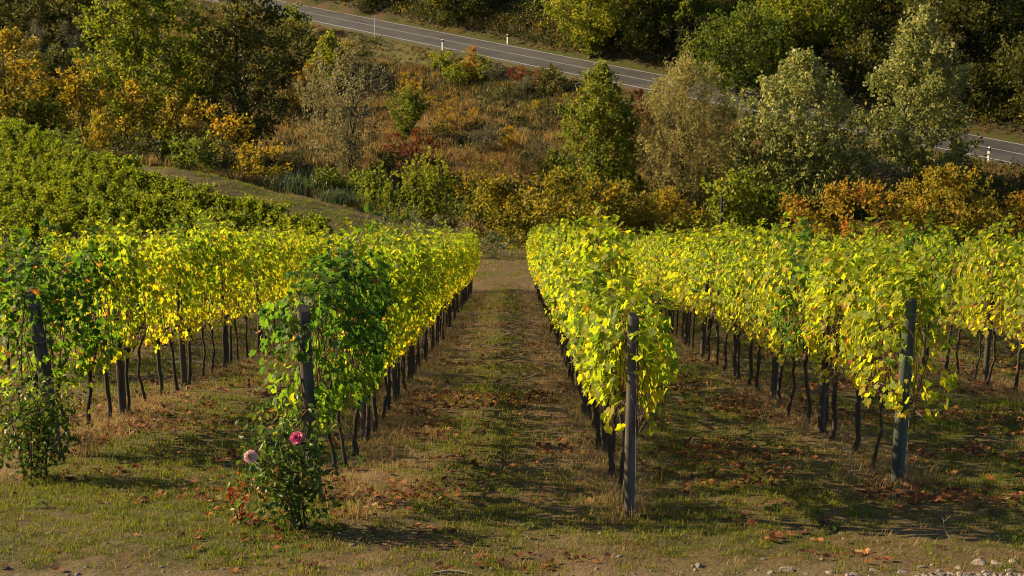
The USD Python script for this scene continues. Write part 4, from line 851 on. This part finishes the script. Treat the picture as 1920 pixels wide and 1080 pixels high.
# ------------------------------------------------------------------ rose bushes and small plants at the row ends
def bent(a, b, rng, sag=.06, n=6):
    q = np.linspace(0, 1, n)[:, None]; m = (a + b) / 2 + rng.normal(0, sag, 3)
    return (1 - q) ** 2 * a + 2 * q * (1 - q) * m + q * q * b
def small_leaf(rng, r):
    x = np.array([-1, -.3, .4, 1.05, .4, -.3]); y = np.array([0, .5, .48, 0, -.48, -.5]); z = .25 * np.abs(y) + rng.normal(0, .05, 6)
    return np.vstack([[[0, 0, -.03]], np.column_stack([x, y, z])]) * r, np.array([[0, 1 + i, 1 + (i + 1) % 6] for i in range(6)])
def rose(label, x, y, H, W, seed, tint, flowers, nleaf=1300):
    rng = np.random.default_rng(seed); t = thing('rose_bush', label, 'rose bush', (x, y, Z(x, y) - .02))
    tips = []
    for i in range(9):
        a = rng.uniform(0, 6.28); e = np.array([math.cos(a) * W * rng.uniform(.15, .5), math.sin(a) * W * rng.uniform(.15, .4), H * rng.uniform(.6, 1.0)])
        P = bent(np.array([rng.normal(0, .05), rng.normal(0, .04), -.03]), e, rng, .09); tips.append(P)
        put('stem', tube(P, np.linspace(.011, .004, 6), 6), 'tree_bark' if i % 3 else 'shoot_bark', t, True)
    L = []
    for i in range(nleaf):
        P = tips[rng.integers(9)]; q = rng.random() ** .65 * .8 + .2; c = np.array([np.interp(q, np.linspace(0, 1, 6), P[:, j]) for j in range(3)])
        c = c + rng.normal(0, .105, 3) * [W / .6, 1.1, 1]; c[2] = max(c[2], .04)
        v, f = small_leaf(rng, rng.uniform(.021, .036)); nr = unit(c * [1, 1, 0] + rng.normal(0, .5, 3) + [0, 0, .5])
        L.append((oriented(v, c, nr, rng.normal(0, 1, 3) - [0, 0, .5]), f, np.clip(rng.normal(tint, .22), .01, .99)))
    L.sort(key=lambda l: l[0][0, 1])                        # those towards the aisle end first
    for v, f, k in L[:300]: put('leaf', (v, f), 'rose_leaf', t, False, np.full(7, k))
    if len(L) > 300:
        tag(put('foliage', join([(v, f) for v, f, _ in L[300:]]), 'rose_leaf', t, False, np.repeat([k for _, _, k in L[300:]], 7)), kind='stuff')
    for (c, r, mat, lab) in flowers:
        c = np.array(c); k = tips[int(np.argmin([np.linalg.norm(p[-1] - c) for p in tips]))]
        put('flower_stem', tube(bent(k[-2], c - [0, 0, r * .6], rng, .02), np.linspace(.005, .0035, 6), 5), 'shoot_bark', t, True)
        fl_ = UsdGeom.Xform.Define(stage, fresh('flower', str(t.GetPath()))).GetPrim(); tag(fl_, lab)
        face = unit(np.array([rng.normal(0, .2), -.75, .65])); s_ = unit(np.cross(face, [0, 0, 1.0])); w = np.cross(s_, face)
        for ring, (cnt, open_, rr) in enumerate(((5, .25, .42), (6, .6, .72), (7, 1.0, .95), (7, 1.35, 1.0))):
            for j in range(cnt):
                a = 2 * np.pi * (j + .5 * ring) / cnt + rng.normal(0, .1); o_ = math.cos(a) * s_ + math.sin(a) * w; side = np.cross(face, o_)
                g = np.array([[u_, v_] for u_ in (0, .5, 1) for v_ in (-1, 0, 1)])
                wid = np.array([.25, .6, .45])[np.repeat([0, 1, 2], 3)] * r * (.7 + .4 * rr)
                run = g[:, 0] * r * rr
                v = c + run[:, None] * (math.sin(open_) * o_ + math.cos(open_) * face) + (g[:, 1] * wid)[:, None] * side + ((g[:, 0] ** 2) * r * .25)[:, None] * o_ * (.5 - (g[:, 1] ** 2)[:, None]) + rng.normal(0, r * .03, (9, 3))
                f = np.array([[a_, a_ + 1, a_ + 4] for a_ in (0, 1, 3, 4)] + [[a_, a_ + 4, a_ + 3] for a_ in (0, 1, 3, 4)])
                put('petal', (v, f), mat, fl_, True, np.clip(g[:, 0] * .8 + .1 * ring + rng.normal(0, .06), 0, 1))
    return t
def local(px, py, base, D=None):                             # a place of the photograph, from a thing's base, at the base's distance
    _, _, D0 = to_pixel(base); return pt(px, py, D or D0) - base
b1 = ground_at(562, 11.15); b1[2] = Z(b1[0], b1[1]) - .02
D1 = to_pixel(b1)[2]; f1, f2, f3 = local(557, 822, b1, D1 - .30), local(470, 857, b1, D1 - .42), local(481, 845, b1, D1 - .40)
rose('rose bush with two pink blooms in front of the left aisle row', b1[0], b1[1], .84, .84, 301, .42,
     [(f1, .050, 'pink_petal', 'deep pink rose in full bloom'), (f2, .050, 'pale_petal', 'pale pink fading rose on the left'), (f3, .016, 'bud_petal', 'small red bud')])
b2 = ground_at(68, 13.6)
rose('flowerless rose bush with reddish leaves below the leaning post at left', b2[0], b2[1], .98, .84, 302, .50, [])
# red-leaved shoot beside the pink rose
b3 = ground_at(452, 11.3)
t = thing('red_leaf_shoot', 'rust-red leafy shoot sprawling left of the pink rose bush', 'red plant', b3)
rng = np.random.default_rng(303)
for i in range(6):
    e = np.array([rng.normal(.02, .16), rng.normal(0, .08), rng.uniform(.12, .50) if i else .52]); P = bent(np.array([0, 0, -.02]), e, rng, .04)
    put('stem', tube(P, np.linspace(.005, .002, 6), 5), 'shoot_bark', t, True)
    for j in range(15):
        q = rng.uniform(.1, 1); c = np.array([np.interp(q, np.linspace(0, 1, 6), P[:, k]) for k in range(3)]) + rng.normal(0, .025, 3); c[2] = max(c[2], .02)
        v, f = small_leaf(rng, rng.uniform(.02, .036)); put('leaf', (oriented(v, c, rng.normal(0, .6, 3) + [0, 0, .6], rng.normal(0, 1, 3)), f), 'red_leaf', t, False, np.full(7, rng.random()))
# dry tufts at the feet of posts
for label, px, D, h in (('dry straw tuft at the foot of the slim grey post', 1195, 11.75, .22), ('dry straw tuft right of the thick green post foot', 1705, 13.3, .24), ('dry straw tuft left of the slim grey post foot', 1160, 12.2, .24),
                        ('pale dry grass tuft right of the left rose bush', 165, 14.8, .30), ('dry grass tuft right of the pink rose bush', 668, 11.5, .22), ('broken straw tuft in front of the thick green post', 1668, 12.9, .14)):
    g = ground_at(px, D); t = thing('dry_grass_tuft', label, 'dry grass', g, group='dry grass tufts at the row ends')
    v, f = blades(gr, 90, h, .07, .9, .0022); tag(put('blades', (v, f), 'dry_grass', t, False, np.repeat(gr.uniform(.2, .98, 90), 5)), kind='stuff')
# small green weeds in the turf
for i, (px, D) in enumerate([(190, 13.0), (255, 12.3), (330, 12.6), (80, 12.0), (400, 12.0), (850, 11.7), (1000, 11.3), (880, 12.8), (700, 10.9), (1450, 11.9), (1560, 11.2), (1330, 12.6), (1840, 12.0)]):
    g = ground_at(px, D); t = thing('turf_weed', 'small green broad-leaved weed in the turf ' + ('left of the pink rose' if px < 540 else 'between the pink rose and slim post' if px < 1180 else 'right of the slim post'), 'weed', g, group='small weeds in the turf')
    for j in range(12):
        a = rng.uniform(0, 6.28); c = np.array([math.cos(a), math.sin(a), 0]) * rng.uniform(.02, .09) + [0, 0, rng.uniform(.015, .06)]
        v, f = small_leaf(rng, rng.uniform(.018, .034)); put('leaf', (oriented(v, c, np.array([math.cos(a) * .4, math.sin(a) * .4, 1]), c + [0, 0, -.02]), f), 'rose_leaf', t, False, np.full(7, rng.uniform(.5, .8)))

# ------------------------------------------------------------------ stones, gravel, twig
def stone(rng, r, flat=.6):
    m = trimesh.creation.icosphere(2, 1.0); v = np.array(m.vertices)
    for _ in range(9):                                      # knock flat faces off it
        d = unit(rng.normal(0, 1, 3)); e = v @ d - rng.uniform(.45, .8); v = v - np.maximum(e, 0)[:, None] * d * .95
    v = v * (1 + .35 * (meshkit.fbm(v * 2.2 + rng.uniform(0, 50), 3, 2) - .5))[:, None] * rng.uniform(.75, 1.3, 3) * [1.15, 1, flat]
    v[:, 2] -= .08
    return v * r, m.faces
sr = np.random.default_rng(66)
big_stones = [(1445, 1075, .06), (1475, 1070, .11), (1512, 1076, .05), (1555, 1074, .07), (1600, 1078, .05), (1640, 1070, .06), (1690, 1072, .09), (1730, 1064, .07), (1762, 1071, .05), (1800, 1066, .07), (1835, 1057, .10), (1868, 1056, .09), (1902, 1054, .08), (1850, 1073, .06), (1895, 1072, .06), (1780, 1078, .05)]
for i, (px, py, r) in enumerate(big_stones):
    r *= .5; D = 9.55 + sr.uniform(-.05, .05)
    for _ in range(12):
        g = ground_at(px, D); e = to_pixel(g)[1] - py; D += e * .006
    m = put('stone', stone(sr, r), 'pale_stone', '/World', 28)
    UsdGeom.Xformable(m).AddTranslateOp().Set(Gf.Vec3d(*map(float, g)))
    tag(m, f'{ORD[i]} pale stone from the left along the stony edge, bottom right', 'stone', 'pale stones of the stony edge')
loose = [(95, 1000), (300, 1032), (545, 1050), (600, 1065), (200, 1020), (660, 1022), (160, 1065), (1340, 1020), (1540, 1050), (1725, 975), (1580, 1000), (1310, 1062), (900, 1046), (60, 1062), (1005, 1042)]
for i, (px, py) in enumerate(loose):
    D = 10.5
    for _ in range(14):
        g = ground_at(px, D); D += (to_pixel(g)[1] - py) * .006
    m = put('stone', stone(sr, sr.uniform(.018, .04)), 'grey_stone', '/World', 28)
    UsdGeom.Xformable(m).AddTranslateOp().Set(Gf.Vec3d(*map(float, g)))
    tag(m, 'small grey stone lying in the bare soil ' + ('at the bottom left' if px < 700 else 'at the bottom right' if px > 1200 else 'at the bottom centre'), 'stone', 'small loose stones')
gp_ = np.vstack([np.column_stack([sr.uniform(-3.9, 3.9, 2000), sr.uniform(8.7, 10.2, 2000)]), np.column_stack([sr.uniform(1.4, 3.9, 1800), STONE_EDGE(2.5) - sr.uniform(-.1, .5, 1800)])])
st_ = zones(gp_[:, 0], gp_[:, 1])[2]; gp_ = gp_[sr.random(len(gp_)) < st_ * 1.2 + .05]
gv = [(f'pebble_{i}', (lambda s_: (s_[0][:, :], s_[1]))((lambda m: (m.vertices * sr.uniform(.7, 1.3, 3) * [1, 1, .6], m.faces))(trimesh.creation.icosphere(1, .02))), ('pale_stone', 'grey_stone', 'grey_stone')[i], np.zeros(42)) for i in range(3)]
instancer('gravel', 'fine pale gravel and clods in the soil at the near edge', 'gravel', gv, np.column_stack([gp_, Z(gp_[:, 0], gp_[:, 1]) + .002]), sr.integers(0, 3, len(gp_)), sr.uniform(0, 6.28, len(gp_)), sr.uniform(.25, 1.0, len(gp_)) ** 1.5)
g = ground_at(1768, 10.75); t = thing('twig', 'thin bent dry twig standing in the bare soil, bottom right', 'twig', g)
put('stem', tube(np.array([[.05, -.06, .0], [.02, -.02, .05], [-.01, 0, .10], [0, .01, .13]]), [.004, .004, .003, .003], 5), 'twig_wood', t, True)
for e in ([.045, .02, .17], [-.012, .03, .155]): put('side_shoot', tube(np.array([[0, .01, .13], [e[0] * .5, e[1], .145], e]), [.003, .002, .0012], 4), 'twig_wood', t, True)
for label, px, D in (('pale dry stick lying on the grass beside the slim post', 1085, 13.3), ('dry stick lying at the bottom centre soil', 850, 9.75)):
    g = ground_at(px, D); t = thing('stick', label, 'stick', g)
    put('stem', tube(np.array([[-.13, 0, .015], [-.03, .02, .022], [.06, .01, .02], [.14, -.02, .012]]), [.008, .009, .008, .005], 6), 'twig_wood', t, True)

# ------------------------------------------------------------------ reeds, dead weeds, pole and roadside markers
rr = np.random.default_rng(77)
for label, px, top, D, wpx in (('blue-green reeds on the far side of the grassy rim', 540, 312, 84, 100), ('second blue-green reed clump at the foot of the willow', 632, 345, 82, 70)):
    g = ground_at(px, D); H = pt(px, top, D)[2] - g[2]; t = thing('reed_bed', label, 'reeds', g, group='reed clumps on the rim')
    n = 420; v, f = blades(rr, n, H * .85, wpx / FPX * D * .26, .45, .020); tag(put('reeds', (v, f), 'reed_leaf', t, False, np.repeat(np.clip(rr.normal(.45, .2, n), .02, .98), 5)), kind='stuff')
g = ground_at(880, 71); t = thing('dead_weed', 'tall dead red-brown weed stalks at the end of the left row', 'dead weed', g); H = pt(880, 398, 71)[2] - g[2]
for i in range(26):
    e = np.array([rr.normal(0, .26), rr.normal(0, .2), H * rr.uniform(.6, 1)]); put('stalk', tube(bent(np.array([rr.normal(0, .12), rr.normal(0, .1), 0]), e, rr, .05), np.linspace(.016, .010, 6), 4), 'dead_weed', t, True)
g = ground_at(738, 100); t = thing('dead_branch', 'bare arching dead branch above the dark bushes of the gully', 'branch', g); H = pt(738, 315, 100)[2] - g[2]
for e in ([1.2, 0, H * .95], [.4, .3, H], [1.5, .1, H * .8]):
    q = np.linspace(0, 1, 8)[:, None]; B = (1 - q) ** 2 * np.array([-.8, 0, 0]) + 2 * q * (1 - q) * np.array([-.4, 0, H * 1.2]) + q * q * np.array(e); put('limb', tube(B, np.linspace(.05, .018, 8), 5), 'pale_bark', t, True)
g = ground_at(1350, 76); top = pt(1350, 362, 76)
t = thing('utility_pole', 'thin dark wooden pole rising behind the right vine rows', 'pole', g); H = top[2] - g[2]
put('pole', tube(np.array([[0, 0, -.3], [0, 0, H * .5], [.01, 0, H]]), [.085, .078, .07], 10), 'pole_wood', t, 30)
put('crossbar', trimesh.creation.box([.09, .5, .07], trimesh.transformations.translation_matrix([.08, 0, H - .35])), 'pole_wood', t)
for s_ in (-.18, .18): put('insulator', trimesh.creation.cylinder(.025, .09, sections=8, transform=trimesh.transformations.translation_matrix([.08, s_, H - .27])), 'wire_metal', t)
for k, (dz, lab) in enumerate(((-.33, 'upper thin wire running right from the dark pole'), (-.62, 'lower thin wire running right from the dark pole'))):
    a, b = top + [0, 0, dz], pt(1905, 440 + 14 * k, 74); q = np.linspace(0, 1, 24)[:, None]
    P = a + (b - a) * q; P[:, 2] -= 2.2 * (q * (1 - q))[:, 0]
    tag(put('overhead_wire', tube(P, .007, 4), 'pole_wood'), lab, 'wire', 'wires on the dark pole')
def at_road(px, off):                                         # the place beside the road that lies under px
    x, y, D = to_pixel(road + rn * off); k = int(np.argmin(np.abs(x - px) + 1e6 * (D < 60)))
    P = road[k] + rn[k] * off; return np.array([P[0], P[1], Z(P[0], P[1])])
def marker(label, px, off, h, w=.15):
    g = at_road(px, off); t = thing('marker_post', label, 'marker post', g, rz=-.9, group='white roadside marker posts')
    bx = lambda w_, z0, z1: trimesh.creation.box([w_, w_ * .8, z1 - z0], trimesh.transformations.translation_matrix([0, 0, (z0 + z1) / 2]))
    put('post', bx(w, -.2, h - .22), 'marker_white', t); put('black_band', bx(w + .004, h - .28, h - .08), 'marker_black', t); put('cap', bx(w, h - .08, h), 'marker_white', t)
marker('white marker post with black band on the near road edge, top centre', 822, -4.0, 1.0)
marker('white marker post on the far road verge, top centre', 958, 4.1, .95)
marker('white marker post below the road at the right edge', 1868, -4.0, 1.0)
g = at_road(700, -4.0); t = thing('road_sign', 'slim white post with small sign on the near road edge, left', 'road sign', g)
put('post', tube(np.array([[0, 0, -.2], [0, 0, 1], [0, 0, 1.95]]), .045, 8), 'marker_white', t, 30)
put('sign_plate', trimesh.creation.box([.24, .03, .22], trimesh.transformations.translation_matrix([0, -.06, 1.82])), 'marker_white', t)
g = ground_at(1878, 118); t = thing('pergola_post', 'thin grey post standing on the green bank, top right', 'post', g); put('post', tube(np.array([[0, 0, -.2], [0, 0, 1.2], [0, 0, 2.4]]), .06, 8), 'grey_post', t, 30)
